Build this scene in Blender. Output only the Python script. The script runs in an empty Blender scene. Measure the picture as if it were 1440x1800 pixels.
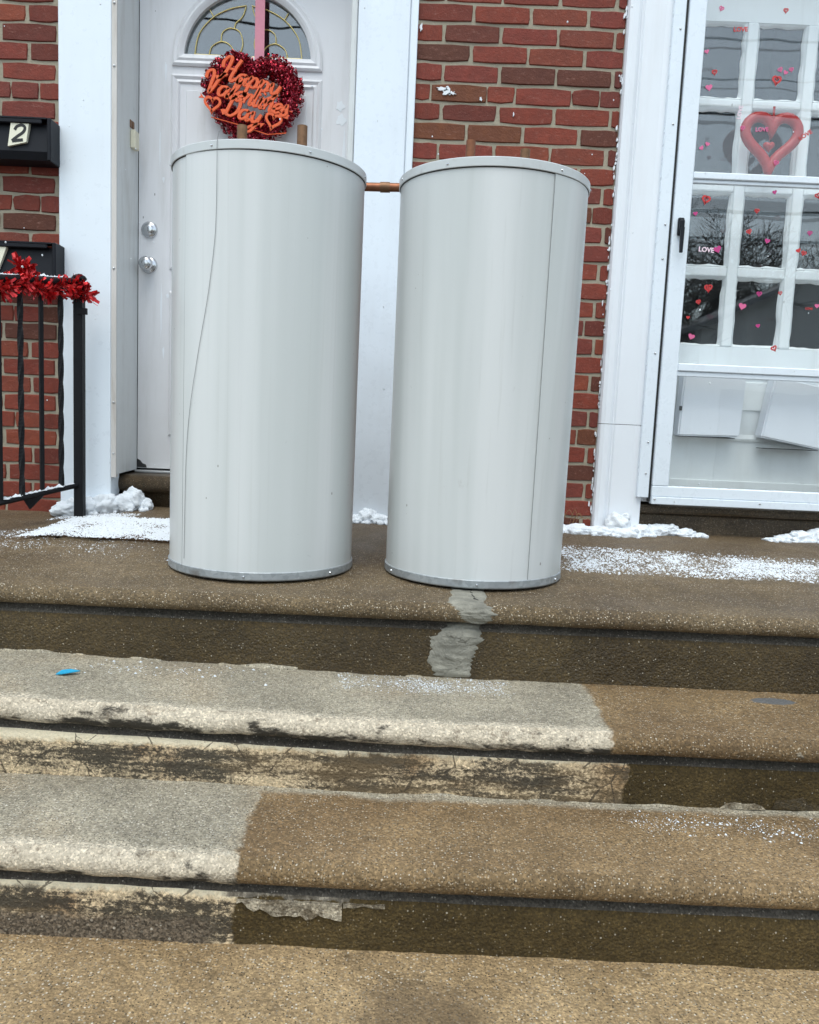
import bpy, bmesh, math, random
from mathutils import Vector, Matrix, noise

S = bpy.context.scene
COL = S.collection
rnd = random.Random(7)
R = math.radians

# ------------------------------------------------------------------ camera
PITCH, ROLL = R(6.7), R(2.55)
ca, sa = math.cos(PITCH), math.sin(PITCH)
U = Vector((0, sa, ca)); FWD = Vector((0, ca, -sa)); XA = Vector((1, 0, 0))
right = math.cos(ROLL) * XA + math.sin(ROLL) * U
up = -math.sin(ROLL) * XA + math.cos(ROLL) * U
cam = bpy.data.cameras.new('camera'); cob = bpy.data.objects.new('camera', cam); COL.objects.link(cob)
mm = Matrix((right, up, -FWD)).transposed().to_4x4(); mm.translation = Vector((0, -3.1, .434))
cob.matrix_world = mm
cam.sensor_fit = 'HORIZONTAL'; cam.sensor_width = 36; cam.lens = 36.0; cam.clip_end = 500; cam.clip_start = .02
S.camera = cob

# ------------------------------------------------------------------ sky + sun (overcast)
SUN_EL, SUN_ROT = R(64), R(180 + 12)
w = bpy.data.worlds.new('World'); S.world = w; w.use_nodes = True
nt = w.node_tree; nt.nodes.clear()
sky = nt.nodes.new('ShaderNodeTexSky'); sky.sky_type = 'NISHITA'; sky.sun_disc = False
sky.sun_elevation = SUN_EL; sky.sun_rotation = SUN_ROT; sky.air_density = 1.0; sky.dust_density = 1.5; sky.ozone_density = 2.5
hs = nt.nodes.new('ShaderNodeHueSaturation'); hs.inputs['Saturation'].default_value = .50
bg = nt.nodes.new('ShaderNodeBackground'); bg.inputs['Strength'].default_value = .15
wo = nt.nodes.new('ShaderNodeOutputWorld')
wb = nt.nodes.new('ShaderNodeMix'); wb.data_type = 'RGBA'; wb.blend_type = 'MULTIPLY'; wb.inputs[0].default_value = 1; wb.inputs[7].default_value = (.985, 1.035, .985, 1)
nt.links.new(sky.outputs[0], hs.inputs['Color']); nt.links.new(hs.outputs[0], wb.inputs[6]); nt.links.new(wb.outputs[2], bg.inputs['Color']); nt.links.new(bg.outputs[0], wo.inputs[0])
sun = bpy.data.lights.new('sun', 'SUN'); sun.energy = .8; sun.angle = R(35); sun.color = (.99, 1, .95)
sob = bpy.data.objects.new('sun', sun); COL.objects.link(sob)
# sun direction: rotation 0 = +Y, increasing clockwise seen from above
sd = Vector((math.sin(SUN_ROT) * math.cos(SUN_EL), math.cos(SUN_ROT) * math.cos(SUN_EL), math.sin(SUN_EL)))
sob.rotation_euler = (-sd).to_track_quat('-Z', 'Y').to_euler(); sob.location = sd * 20
S.view_settings.view_transform = 'Standard'; S.view_settings.look = 'None'
S.view_settings.exposure = 0.97; S.view_settings.gamma = 1; S.view_settings.use_curve_mapping = False
S.cycles.max_bounces = 6; S.cycles.transparent_max_bounces = 16

# ------------------------------------------------------------------ shader helper
class NT:
    def __init__(s, name):
        s.m = bpy.data.materials.new(name); s.m.use_nodes = True
        s.t = s.m.node_tree; s.t.nodes.clear(); s.n = s.t.nodes; s.l = s.t.links
        s.out = s.n.new('ShaderNodeOutputMaterial'); s._tc = None
    def set(s, sock, v):
        if v is None: return
        if hasattr(v, 'is_output') or isinstance(v, bpy.types.NodeSocket): s.l.new(v, sock)
        else:
            if isinstance(v, (tuple, list)) and len(v) == 3 and sock.type == 'RGBA': v = (*v, 1)
            sock.default_value = v
    def tc(s, k='Object'):
        if not s._tc: s._tc = s.n.new('ShaderNodeTexCoord')
        return s._tc.outputs[k]
    def mapv(s, scale=(1, 1, 1), loc=(0, 0, 0), v=None):
        n = s.n.new('ShaderNodeMapping'); s.set(n.inputs['Vector'], v or s.tc())
        n.inputs['Scale'].default_value = scale; n.inputs['Location'].default_value = loc; return n.outputs[0]
    def noise(s, scale, detail=4, rough=.55, v=None, dist=0, col=False):
        n = s.n.new('ShaderNodeTexNoise'); s.set(n.inputs['Vector'], v or s.tc())
        n.inputs['Scale'].default_value = scale; n.inputs['Detail'].default_value = detail
        n.inputs['Roughness'].default_value = rough; n.inputs['Distortion'].default_value = dist
        return n.outputs['Color' if col else 'Fac']
    def vor(s, scale, v=None, feat='F1', rand=1):
        n = s.n.new('ShaderNodeTexVoronoi'); n.feature = feat; s.set(n.inputs['Vector'], v or s.tc())
        n.inputs['Scale'].default_value = scale; n.inputs['Randomness'].default_value = rand
        return n.outputs
    def ramp(s, f, *st, interp='LINEAR'):
        n = s.n.new('ShaderNodeValToRGB'); s.set(n.inputs[0], f); e = n.color_ramp.elements; n.color_ramp.interpolation = interp
        while len(e) < len(st): e.new(.5)
        for k, (p, c) in enumerate(st):
            e[k].position = p; e[k].color = (c, c, c, 1) if isinstance(c, (int, float)) else (*c, 1)
        return n.outputs[0]
    def mix(s, f, a, b, mode='MIX'):
        n = s.n.new('ShaderNodeMix'); n.data_type = 'RGBA'; n.blend_type = mode
        s.set(n.inputs[0], f); s.set(n.inputs[6], a); s.set(n.inputs[7], b); return n.outputs[2]
    def math(s, op, a, b=0, c=None, clamp=False):
        n = s.n.new('ShaderNodeMath'); n.operation = op; n.use_clamp = clamp
        s.set(n.inputs[0], a); s.set(n.inputs[1], b)
        if c is not None: s.set(n.inputs[2], c)
        return n.outputs[0]
    def step(s, x, a, b):      # smooth 0..1 between a and b
        n = s.n.new('ShaderNodeMapRange'); n.interpolation_type = 'SMOOTHSTEP'
        s.set(n.inputs[0], x); n.inputs[1].default_value = a; n.inputs[2].default_value = b
        return n.outputs[0]
    def xyz(s, v=None):
        n = s.n.new('ShaderNodeSeparateXYZ'); s.set(n.inputs[0], v or s.tc()); return n.outputs
    def bump(s, h, strength=.3, dist=.01, nrm=None):
        n = s.n.new('ShaderNodeBump'); s.set(n.inputs['Height'], h); n.inputs['Strength'].default_value = strength
        n.inputs['Distance'].default_value = dist
        if nrm: s.l.new(nrm, n.inputs['Normal'])
        return n.outputs[0]
    def rand(s):
        return s.n.new('ShaderNodeObjectInfo').outputs['Random']
    def princ(s, col, rough=.6, metal=0, nrm=None, spec=.5, coat=0, **kw):
        n = s.n.new('ShaderNodeBsdfPrincipled'); s.set(n.inputs['Base Color'], col); s.set(n.inputs['Roughness'], rough)
        s.set(n.inputs['Metallic'], metal); n.inputs['Specular IOR Level'].default_value = spec
        n.inputs['Coat Weight'].default_value = coat
        for k, v in kw.items(): s.set(n.inputs[k], v)
        if nrm: s.l.new(nrm, n.inputs['Normal'])
        s.l.new(n.outputs[0], s.out.inputs[0]); return s.m

M = {}
def simple(name, col, rough=.6, metal=0, var=.12, nscale=30, bump=.0, spec=.5, coat=0):
    t = NT(name); f = t.noise(nscale, 5)
    c = t.mix(f, tuple(x * (1 - var) for x in col), tuple(min(1, x * (1 + var)) for x in col))
    nr = t.bump(t.noise(nscale * 6, 3), bump, .002) if bump else None
    M[name] = t.princ(c, rough, metal, nr, spec, coat); return M[name]

simple('black_metal', (.007, .007, .009), .55, 0, .4, 60, .3, .25)
simple('black_paint', (.005, .006, .010), .5, 0, .3, 40, .1, .25)
simple('copper', (.24, .10, .055), .45, .8, .5, 60)
simple('old_copper', (.2, .11, .06), .5, .7, .5, 90)
simple('steel', (.55, .56, .57), .35, 1, .15, 80)
simple('knob_metal', (.62, .63, .65), .22, 1, .1, 40)
simple('cream_plastic', (.68, .64, .5), .5, 0, .08, 60)
simple('cream_sticker', (.78, .75, .6), .5, 0, .06, 30)
simple('ink', (.012, .012, .012), .5)
simple('caming', (.62, .5, .2), .3, .8, .2, 60)
simple('pink_ribbon', (.62, .23, .3), .5, 0, .12, 60)
simple('orange_foil', (.78, .105, .018), .42, 0, .35, 260, .45)
simple('pink_gel', (.66, .13, .28), .3); simple('magenta_gel', (.5, .04, .2), .3); simple('red_gel', (.55, .035, .035), .3)
simple('white_gel', (.85, .66, .74), .3)
simple('seam_grey', (.22, .225, .23), .6); simple('matte_black', (.01, .01, .011), .6)
simple('blue_scrap', (.02, .33, .55), .45)
simple('weed', (.22, .12, .05), .7)
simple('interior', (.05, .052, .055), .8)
simple('bark', (.17, .155, .135), .9, 0, .3, 8)
simple('wire', (.015, .015, .016), .7)
simple('siding', (.84, .84, .83), .6); simple('shingle', (.34, .34, .35), .9, 0, .3, 20)
simple('asphalt', (.055, .055, .057), .85, 0, .25, 12, .3)
simple('sidewalk', (.30, .28, .25), .85, 0, .2, 9, .3)
simple('floor_in', (.1, .08, .06), .7)

def white_paint(name, col, rough=.4, dirt=.3, dirtcol=(.35, .32, .27), streak=(6, 6, .7), bump=.12, low=None):
    t = NT(name)
    n1 = t.noise(3, 6, .65, t.mapv(streak)); n2 = t.noise(40, 5, .6)
    n3 = t.noise(9, 8, .7)
    d = t.math('MULTIPLY', t.step(n1, .45, .8), dirt)
    c = t.mix(d, col, dirtcol)
    c = t.mix(t.math('MULTIPLY', t.step(n3, .62, .78), dirt * .5), c, tuple(x * .6 for x in dirtcol))
    # small dark chips
    v = t.vor(23, t.mapv((1, 1, .45)))
    chip = t.math('MULTIPLY', t.math('LESS_THAN', v['Distance'], .055), t.step(t.xyz(v['Color'])[0], .80, .82))
    c = t.mix(t.math('MULTIPLY', chip, min(1, dirt * 2)), c, (.13, .12, .1))
    if low:
        zz = t.math('ADD', t.xyz()[2], t.math('MULTIPLY', t.math('SUBTRACT', n3, .5), .5))
        c = t.mix(t.math('MULTIPLY', t.step(zz, low[1], low[0]), low[2]), c, dirtcol)
    h = t.math('ADD', t.math('MULTIPLY', t.noise(5, 2), 1.0), t.math('MULTIPLY', n2, .06))
    M[name] = t.princ(c, t.ramp(n2, (.3, rough - .08), (.7, rough + .1)), 0, t.bump(h, bump, .02), .5)
white_paint('trim_white', (.76, .82, .88), .32, .10, (.45, .44, .42))
white_paint('mid_trim', (.74, .80, .87), .30, .14, (.4, .4, .4), low=(.15, .95, .4))
white_paint('trim_old', (.76, .79, .83), .45, .16, (.5, .48, .48))
white_paint('jamb', (.62, .64, .64), .45, .45, (.32, .29, .25))
white_paint('jamb_edge', (.60, .57, .54), .6, .6, (.38, .31, .25), (12, 12, 1.5))
white_paint('door_paint', (.72, .72, .745), .42, .35, (.40, .385, .36), low=(.1, 1.1, .35))
white_paint('inner_door_paint', (.88, .91, .92), .45, .22, (.52, .5, .46), low=(.1, .8, .35))
white_paint('storm_white', (.74, .80, .86), .3, .06, (.5, .5, .5))
white_paint('box_white', (.85, .87, .92), .35, .04, (.5, .5, .5))

# tank enamel
t = NT('tank_enamel')
refl_bands = t.noise(1.6, 3, .5, t.mapv((5, 5, .16)))
n2 = t.noise(60, 4)
c = t.mix(t.step(refl_bands, .35, .65), (.535, .56, .555), (.64, .655, .655))  # vertical bands imitate soft reflections, put into the enamel colour
v = t.vor(26, t.mapv((1, 1, .6)))
z = t.xyz()[2]
lowm = t.step(z, .55, .05)
thr = t.math('ADD', .035, t.math('MULTIPLY', lowm, .035))
drip = t.noise(3, 5, .6, t.mapv((26, 26, .35))); c = t.mix(t.math('MULTIPLY', t.step(drip, .55, .75), .22), c, (.44, .45, .43))
spk = t.math('MULTIPLY', t.math('LESS_THAN', v['Distance'], thr), t.step(t.xyz(v['Color'])[0], .62, .64))
c = t.mix(t.math('MULTIPLY', spk, .75), c, (.22, .2, .18))
scf = t.math('MULTIPLY', t.step(t.noise(18, 8, .75, t.mapv((1, 1, .5))), .62, .75), t.math('ADD', .22, t.math('MULTIPLY', lowm, .4)))
c = t.mix(scf, c, (.36, .35, .32))
h = t.math('ADD', t.math('MULTIPLY', t.noise(1.1, 2, .4, t.mapv((4.5, 4.5, .30))), 1), t.math('MULTIPLY', n2, .01))
M['tank'] = t.princ(c, t.ramp(n2, (.2, .26), (.8, .38)), 0, t.bump(h, .34, .04), .5)
t = NT('galvanised')
vg = t.vor(90); c = t.mix(t.xyz(vg['Color'])[0], (.34, .37, .39), (.47, .50, .52)); c = t.mix(t.step(t.noise(14, 6), .55, .75), c, (.22, .21, .2))
M['galv'] = t.princ(c, .45, .55)
t = NT('rim_enamel'); n = t.noise(25, 6)
M['rim'] = t.princ(t.mix(t.step(n, .55, .8), (.54, .565, .57), (.42, .41, .4)), .32)

# bricks + mortar
t = NT('brick_clay'); rv = t.rand()
va = t.n.new('ShaderNodeVectorMath'); va.operation = 'ADD'; t.l.new(t.tc(), va.inputs[0]); cmb = t.n.new('ShaderNodeCombineXYZ')
for _i, _k in enumerate((37, 91, 53)): t.l.new(t.math('MULTIPLY', rv, _k), cmb.inputs[_i])
t.l.new(cmb.outputs[0], va.inputs[1]); BV = va.outputs[0]
base = t.ramp(rv, (0, (.13, .026, .016)), (.16, (.20, .036, .020)), (.34, (.235, .045, .024)), (.5, (.22, .040, .026)), (.66, (.15, .036, .026)), (.78, (.26, .056, .025)), (.88, (.19, .040, .026)), (.95, (.10, .032, .018)), (1, (.17, .055, .022)))
n1 = t.noise(24, 6, .7, BV); n2 = t.noise(150, 4, .65, BV)
rvv = t.mapv((1, 1, 1)); c = t.mix(t.step(n1, .3, .75), t.mix(.35, base, (.07, .025, .02)), base)
c = t.mix(t.math('MULTIPLY', t.step(t.noise(45, 6, .75, t.mapv((1, 1, 2.2), v=BV)), .54, .76), .5), c, (.38, .20, .16))
c = t.mix(t.math('MULTIPLY', t.step(n2, .6, .75), .35), c, (.05, .02, .016))
hb = t.math('ADD', t.math('MULTIPLY', n1, .7), t.math('MULTIPLY', n2, .3))
M['brick'] = t.princ(c, .75, 0, t.bump(hb, .8, .008), .35)
t = NT('mortar'); n1 = t.noise(30, 7, .7); n2 = t.noise(7, 5)
c = t.mix(n1, (.25, .22, .165), (.43, .385, .30)); c = t.mix(t.math('MULTIPLY', t.step(n2, .5, .75), .6), c, (.22, .19, .15))
M['mortar'] = t.princ(c, .9, 0, t.bump(n1, .7, .008), .2)

# snow
t = NT('snow'); n = t.noise(55, 6, .7); n2 = t.noise(260, 3)
M['snow'] = t.princ(t.mix(n, (.72, .77, .83), (.84, .87, .90)), .75, 0, t.bump(t.math('ADD', n, t.math('MULTIPLY', n2, .35)), .7, .012), .3)

# red foils
t = NT('red_foil'); v = t.vor(140)
c = t.ramp(t.xyz(v['Color'])[0], (0, (.10, .004, .010)), (.45, (.26, .008, .02)), (.8, (.5, .02, .045)), (1, (.72, .16, .2)))
M['tinsel'] = t.princ(c, .22, .75)
t = NT('red_garland_foil'); v = t.vor(70)
c = t.ramp(t.xyz(v['Color'])[0], (0, (.30, .006, .010)), (.6, (.62, .016, .02)), (1, (.8, .08, .08)))
M['garland'] = t.princ(c, .3, .45)
t = NT('red_heart_vinyl'); n = t.noise(60, 4)
M['heart_red'] = t.princ(t.mix(n, (.34, .010, .009), (.46, .02, .018)), .4)

# window glass: clear pane with its mirror reflection
def glass(name, ior, tint=(.98, .99, .99)):
    t = NT(name)
    ge = t.n.new('ShaderNodeNewGeometry'); dp = t.n.new('ShaderNodeVectorMath'); dp.operation = 'DOT_PRODUCT'
    t.l.new(ge.outputs['Incoming'], dp.inputs[0]); t.l.new(ge.outputs['Normal'], dp.inputs[1])
    f0 = ((ior - 1) / (ior + 1)) ** 2
    c5 = t.math('POWER', t.math('SUBTRACT', 1, t.math('ABSOLUTE', dp.outputs['Value']), clamp=True), 5)
    fr = t.math('ADD', f0, t.math('MULTIPLY', c5, 1 - f0), clamp=True)
    g = t.n.new('ShaderNodeBsdfGlossy'); g.inputs['Roughness'].default_value = .012; g.inputs['Color'].default_value = (1, 1, 1, 1)
    tr = t.n.new('ShaderNodeBsdfTransparent'); tr.inputs[0].default_value = (*tint, 1)
    mx = t.n.new('ShaderNodeMixShader'); t.l.new(fr, mx.inputs[0]); t.l.new(tr.outputs[0], mx.inputs[1]); t.l.new(g.outputs[0], mx.inputs[2])
    t.l.new(t.bump(t.noise(2.5, 2), .02, .05), g.inputs['Normal'])
    t.l.new(mx.outputs[0], t.out.inputs[0]); M[name] = t.m
glass('storm_glass', 1.6); glass('pane_glass', 1.65, (.8, .84, .86)); glass('fan_glass', 2.1, (.75, .8, .82))

# concrete of the steps
def pebbles(t, c, amount=.5, light=(.55, .45, .32), scale=205, dark=True, sparse=0):
    # exposed aggregate: pale and dark stones of uneven size
    for k, (sc, thr, sel, colr) in enumerate(((scale * 1.05, .36, .55, light), (scale * .6, .26, .80, tuple(min(1, x * 1.25) for x in light)))):
        v = t.vor(sc, t.mapv((1, 1, 1), (k * 3.1, k * 1.7, k)))
        msk = t.math('MULTIPLY', t.step(v['Distance'], thr, thr - .1), t.step(t.xyz(v['Color'])[0], sel + (.96 - sel) * sparse, sel + (.96 - sel) * sparse + .03))
        colv = t.mix(t.xyz(v['Color'])[1], tuple(x * .42 for x in colr), colr)
        colv = t.mix(t.step(t.xyz(v['Color'])[2], .80, .84), colv, (.70, .63, .52))
        c = t.mix(t.math('MULTIPLY', msk, amount), c, colv)
    if dark:
        v = t.vor(scale * 1.1, t.mapv((1, 1, 1), (9, 4, 2)))
        msk = t.math('MULTIPLY', t.step(v['Distance'], .32, .22), t.step(t.xyz(v['Color'])[0], .62, .66))
        c = t.mix(t.math('MULTIPLY', msk, min(1, amount * 1.2)), c, (.045, .032, .018))
    return c
def grain(t, c, lo=.66, hi=1.22, scale=290):
    v = t.vor(scale); k = t.xyz(v['Color'])[0]; g2 = t.noise(70, 4, .75)
    f = t.math('MULTIPLY', t.ramp(k, (0, lo), (.5, (lo + hi) / 2), (.85, hi), (1, hi * 1.25)), t.ramp(g2, (.25, .72), (.75, 1.22)))
    return t.mix(1, c, f, 'MULTIPLY')
def wob(t, amp=.03, sc=14):
    return t.math('MULTIPLY', t.math('SUBTRACT', t.noise(sc, 6, .65), .5), amp * 2)
def agg_bump(t, st=.6):
    v = t.vor(170)
    h = t.math('ADD', t.math('MULTIPLY', v['Distance'], -.6), t.math('ADD', t.noise(260, 4, .7), t.math('MULTIPLY', t.noise(22, 5), 1.6)))
    return t.bump(h, st, .005)
GREY = (.40, .352, .265); CREAM = (.78, .62, .42); MOLD = (.045, .038, .028)
def concrete(name, a, b, amount=.55, grey_x=None, grey_jag=.02, band=None, light=(.55, .45, .32), extra=None, rough=(.45, .75), scale=205, st=.6, sparse=0, edge=None):
    t = NT(name); x, y, z = t.xyz()[:3]
    c = t.mix(t.step(t.noise(3.2, 6, .6), .34, .66), a, b)
    c = t.mix(t.math('MULTIPLY', t.step(t.noise(9, 6, .7), .52, .72), .45), c, tuple(q * .45 for q in a))
    c = t.mix(t.math('MULTIPLY', t.step(t.noise(1.7, 5, .6, t.mapv((1, 1, 1), (5, 2, 0))), .50, .66), .42), c, (a[0] * .62, a[1] * .55, a[2] * .5))
    c = grain(t, c); c = pebbles(t, c, amount, light, scale, True, sparse)
    if grey_x is not None or band is not None:
        g = t.mix(t.step(t.noise(5, 6), .3, .7), tuple(q * .82 for q in GREY), tuple(q * 1.12 for q in GREY))
        g = t.mix(t.math('MULTIPLY', t.step(t.noise(4, 5), .5, .72), .5), g, (.40, .31, .20))
        g = pebbles(t, grain(t, g, .66, 1.2), .85, (.75, .7, .6), scale)
        m = None
        if grey_x is not None:
            m = t.step(t.math('ADD', t.math('ADD', x, wob(t, grey_jag)), wob(t, .016, 55)), grey_x + .007, grey_x - .007)
        if band is not None:
            mb = t.step(t.math('ADD', y, wob(t, .035, 6)), band - .01, band + .015)
            m = mb if m is None else t.math('MAXIMUM', m, mb)
        if edge is not None:
            e = t.math('ADD', t.math('ADD', y, wob(t, .03, 9)), wob(t, .03, 45)); wh = pebbles(t, grain(t, (.60, .52, .40), .62, 1.25), .5, (.75, .68, .56), scale)
            g = t.mix(t.math('MULTIPLY', t.step(e, edge + .055, edge + .020), .95), g, wh)
        c = t.mix(m, c, g)
    if extra: c = extra(t, c, x, y, z)
    wet = t.noise(4, 5)
    M[name] = t.princ(c, t.ramp(wet, (.35, rough[0]), (.65, rough[1])), 0, agg_bump(t, st * 1.5), .45)

def spot(cx, cy, rx, ry, col, jag=.03):
    def f(t, c, x, y, z):
        dx = t.math('DIVIDE', t.math('SUBTRACT', x, cx), rx); dy = t.math('DIVIDE', t.math('SUBTRACT', y, cy), ry)
        d = t.math('SQRT', t.math('ADD', t.math('MULTIPLY', dx, dx), t.math('MULTIPLY', dy, dy)))
        d = t.math('ADD', d, wob(t, .5, 25))
        return t.mix(t.step(d, 1.08, .92), c, col)
    return f
def softspot(cx, cy, rx, ry, col):
    def f(t, c, x, y, z):
        dx = t.math('DIVIDE', t.math('SUBTRACT', x, cx), rx); dy = t.math('DIVIDE', t.math('SUBTRACT', y, cy), ry)
        d = t.math('SQRT', t.math('ADD', t.math('MULTIPLY', dx, dx), t.math('MULTIPLY', dy, dy)))
        d = t.math('ADD', d, t.math('ADD', wob(t, .5, 12), wob(t, .4, 60)))
        return t.mix(t.math('MULTIPLY', t.step(d, 1.3, .5), .6), c, col)
    return f
BR_A, BR_B = (0.122, 0.083, 0.041), (0.194, 0.137, 0.072)
concrete('landing_top', BR_A, BR_B, .95, extra=lambda t, c, x, y, z: t.mix(t.math('MULTIPLY', t.step(t.math('ADD', y, wob(t, .1, 5)), -.75, -.2), .35), c, (.075, .045, .025)))
concrete('nose_brown', (.115, .075, .038), (.175, .118, .066), .5)
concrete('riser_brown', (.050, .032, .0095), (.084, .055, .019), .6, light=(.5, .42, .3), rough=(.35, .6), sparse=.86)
concrete('step2_top', (.215, .138, .065), (.310, .208, .102), .85, grey_x=.43, grey_jag=.022, edge=-1.525, extra=spot(.856, -1.275, .055, .022, (.15, .15, .15)))
concrete('step3_top', (.205, .131, .061), (.345, .230, .115), .9, grey_x=-.272, grey_jag=.014, band=-1.535, edge=-1.795, scale=190)
concrete('ground_top', (.290, .192, .092), (.460, .322, .170), .95, scale=175, extra=softspot(.06, -1.95, .11, .10, (.10, .066, .036)))
def worn_nose(name, gx, ba, bb):
    t = NT(name); x, y, z = t.xyz()[:3]
    c = pebbles(t, grain(t, t.mix(t.step(t.noise(3), .35, .65), ba, bb)), .8)
    nn = t.noise(16, 8, .72, t.mapv((.55, 1, 1.2)))
    wcol = t.mix(t.noise(12, 6), (.50, .42, .31), (.68, .59, .46)); wcol = pebbles(t, grain(t, wcol, .75, 1.15), .35, (.66, .6, .5))
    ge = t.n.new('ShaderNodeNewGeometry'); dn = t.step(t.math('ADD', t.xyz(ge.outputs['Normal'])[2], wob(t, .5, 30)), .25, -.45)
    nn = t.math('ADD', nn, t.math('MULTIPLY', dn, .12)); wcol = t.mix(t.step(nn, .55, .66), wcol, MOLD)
    wcol = t.mix(t.math('MULTIPLY', t.step(t.noise(40, 6, .75), .55, .66), .7), wcol, (.16, .12, .08))
    m = t.step(t.math('ADD', x, wob(t, .02, 30)), gx + .004, gx - .004)
    sp = t.math('MULTIPLY', t.step(t.noise(7, 6, .7, t.mapv((1, 1, 1), (3, 0, 0))), .66, .70), t.step(x, gx + .6, gx + .3))
    c = t.mix(t.math('MAXIMUM', m, sp), c, wcol)
    M[name] = t.princ(c, .7, 0, agg_bump(t, .8), .35)
concrete('ledge_sheen', (.065, .055, .042), (.11, .096, .078), .5, light=(.5, .45, .38), sparse=.6)  # greyer than the riser: sky sheen on the ledge put into the colour
worn_nose('step2_nose', .425, (.152, .096, .045), (.240, .158, .078)); worn_nose('step3_nose', -.268, (.150, .096, .044), (.245, .163, .081))
def worn_riser(name, gx, ztop, zbot, extra_piece=None, rough_foot=None):
    t = NT(name); x, y, z = t.xyz()[:3]
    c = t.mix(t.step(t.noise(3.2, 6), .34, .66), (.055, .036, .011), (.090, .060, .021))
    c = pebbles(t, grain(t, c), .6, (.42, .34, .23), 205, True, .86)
    mv = t.mapv((.75, 1, 1.6))
    n1 = t.noise(7, 6, .7, mv, .3); n2 = t.noise(46, 6, .82, t.mapv((.8, 1, 1.4))); n3 = t.noise(4, 6, .6, t.mapv((.5, 1, 3)))
    cr = t.mix(n3, (.58, .44, .26), CREAM); cr = t.mix(t.step(t.noise(6, 6), .5, .75), cr, (.42, .25, .12))
    cr = grain(t, cr, .72, 1.2)
    rel = t.math('DIVIDE', t.math('SUBTRACT', z, zbot), ztop - zbot)           # 0 foot .. 1 top
    rel = t.math('ADD', rel, wob(t, .10, 10))
    midm = t.step(rel, 1.02, .66)
    fine = t.noise(150, 4, .85, t.mapv((.7, 1, 1))); strk = t.noise(14, 6, .7, t.mapv((.22, 1, 2.6)))
    moldf = t.math('ADD', t.math('ADD', t.math('MULTIPLY', n1, .36), t.math('MULTIPLY', strk, .34)), t.math('ADD', t.math('MULTIPLY', fine, .34), t.math('MULTIPLY', midm, .085)))
    cr = t.mix(t.math('MULTIPLY', t.step(moldf, .552, .632), .95), cr, MOLD)
    cr = t.mix(t.math('MULTIPLY', t.step(t.noise(7, 5, .6, t.mapv((.4, 1, 2))), .48, .66), .28), cr, (.34, .22, .10))
    cr = t.mix(t.math('MULTIPLY', t.step(t.math('ADD', rel, wob(t, .12, 60)), .82, .95), .85), cr, (.86, .76, .56))
    crk = t.vor(9, t.mapv((1, 1, 1.5)), 'DISTANCE_TO_EDGE'); cr = t.mix(t.math('MULTIPLY', t.step(t.math('ADD', crk['Distance'], wob(t, .04, 50)), .012, .004), .8), cr, (.06, .045, .03))
    cr = t.mix(t.math('MULTIPLY', t.step(n2, .58, .68), .55), cr, (.14, .095, .05))
    if rough_foot:
        rf = t.math('MULTIPLY', t.step(t.math('ADD', z, wob(t, .03, 9)), rough_foot + .006, rough_foot - .006), t.step(x, gx - .02, gx - .06))
        fc = pebbles(t, grain(t, (.13, .10, .07), .4, 1.6), .55, (.42, .36, .28), 120)
        cr = t.mix(rf, cr, fc)
    m = t.step(t.math('ADD', x, wob(t, .035, 13)), gx + .004, gx - .004)
    c = t.mix(m, c, cr)
    if extra_piece: c = extra_piece(t, c, x, y, z)
    # lime along the foot
    M[name] = t.princ(c, .75, 0, agg_bump(t, .9), .3)
def flake(t, c, x, y, z):
    e = t.math('ADD', z, wob(t, .02, 12)); xx = t.math('ADD', x, wob(t, .012, 30))
    m = t.math('MULTIPLY', t.step(e, -.405, -.402), t.math('MULTIPLY', t.step(xx, -.075, -.08), t.step(xx, -.30, -.28)))
    g = grain(t, t.mix(t.step(t.noise(22, 7, .7), .4, .62), (.36, .31, .24), (.12, .10, .075)), .7, 1.2)
    g = t.mix(t.step(e, -.384, -.378), g, (.5, .45, .37))
    return t.mix(m, c, g)
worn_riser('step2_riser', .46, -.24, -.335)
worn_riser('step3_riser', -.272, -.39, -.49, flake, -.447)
t = NT('sill_stone'); n = t.noise(5, 6); c = t.mix(t.step(n, .35, .7), (.055, .037, .020), (.11, .077, .045)); c = grain(t, c); c = pebbles(t, c, .25)
M['sill'] = t.princ(c, .5, 0, agg_bump(t, .35), .4)
t = NT('cement_patch'); n = t.noise(14, 7, .65); n2 = t.noise(50, 5)
c = t.mix(t.step(n, .35, .68), (.19, .182, .152), (.31, .295, .245)); c = t.mix(t.math('MULTIPLY', t.step(t.noise(22, 7, .7, None, 1.5), .60, .70), .7), c, (.38, .36, .31))
M['cement'] = t.princ(c, .7, 0, t.bump(t.math('ADD', t.noise(16, 6, .6, None, 1.2), t.math('MULTIPLY', n2, .3)), .9, .02), .35)
t = NT('doormat'); n = t.noise(240, 4); M['mat'] = t.princ(t.mix(n, (.05, .03, .018), (.12, .075, .045)), .95, 0, t.bump(n, .8, .004), .1)

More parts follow.
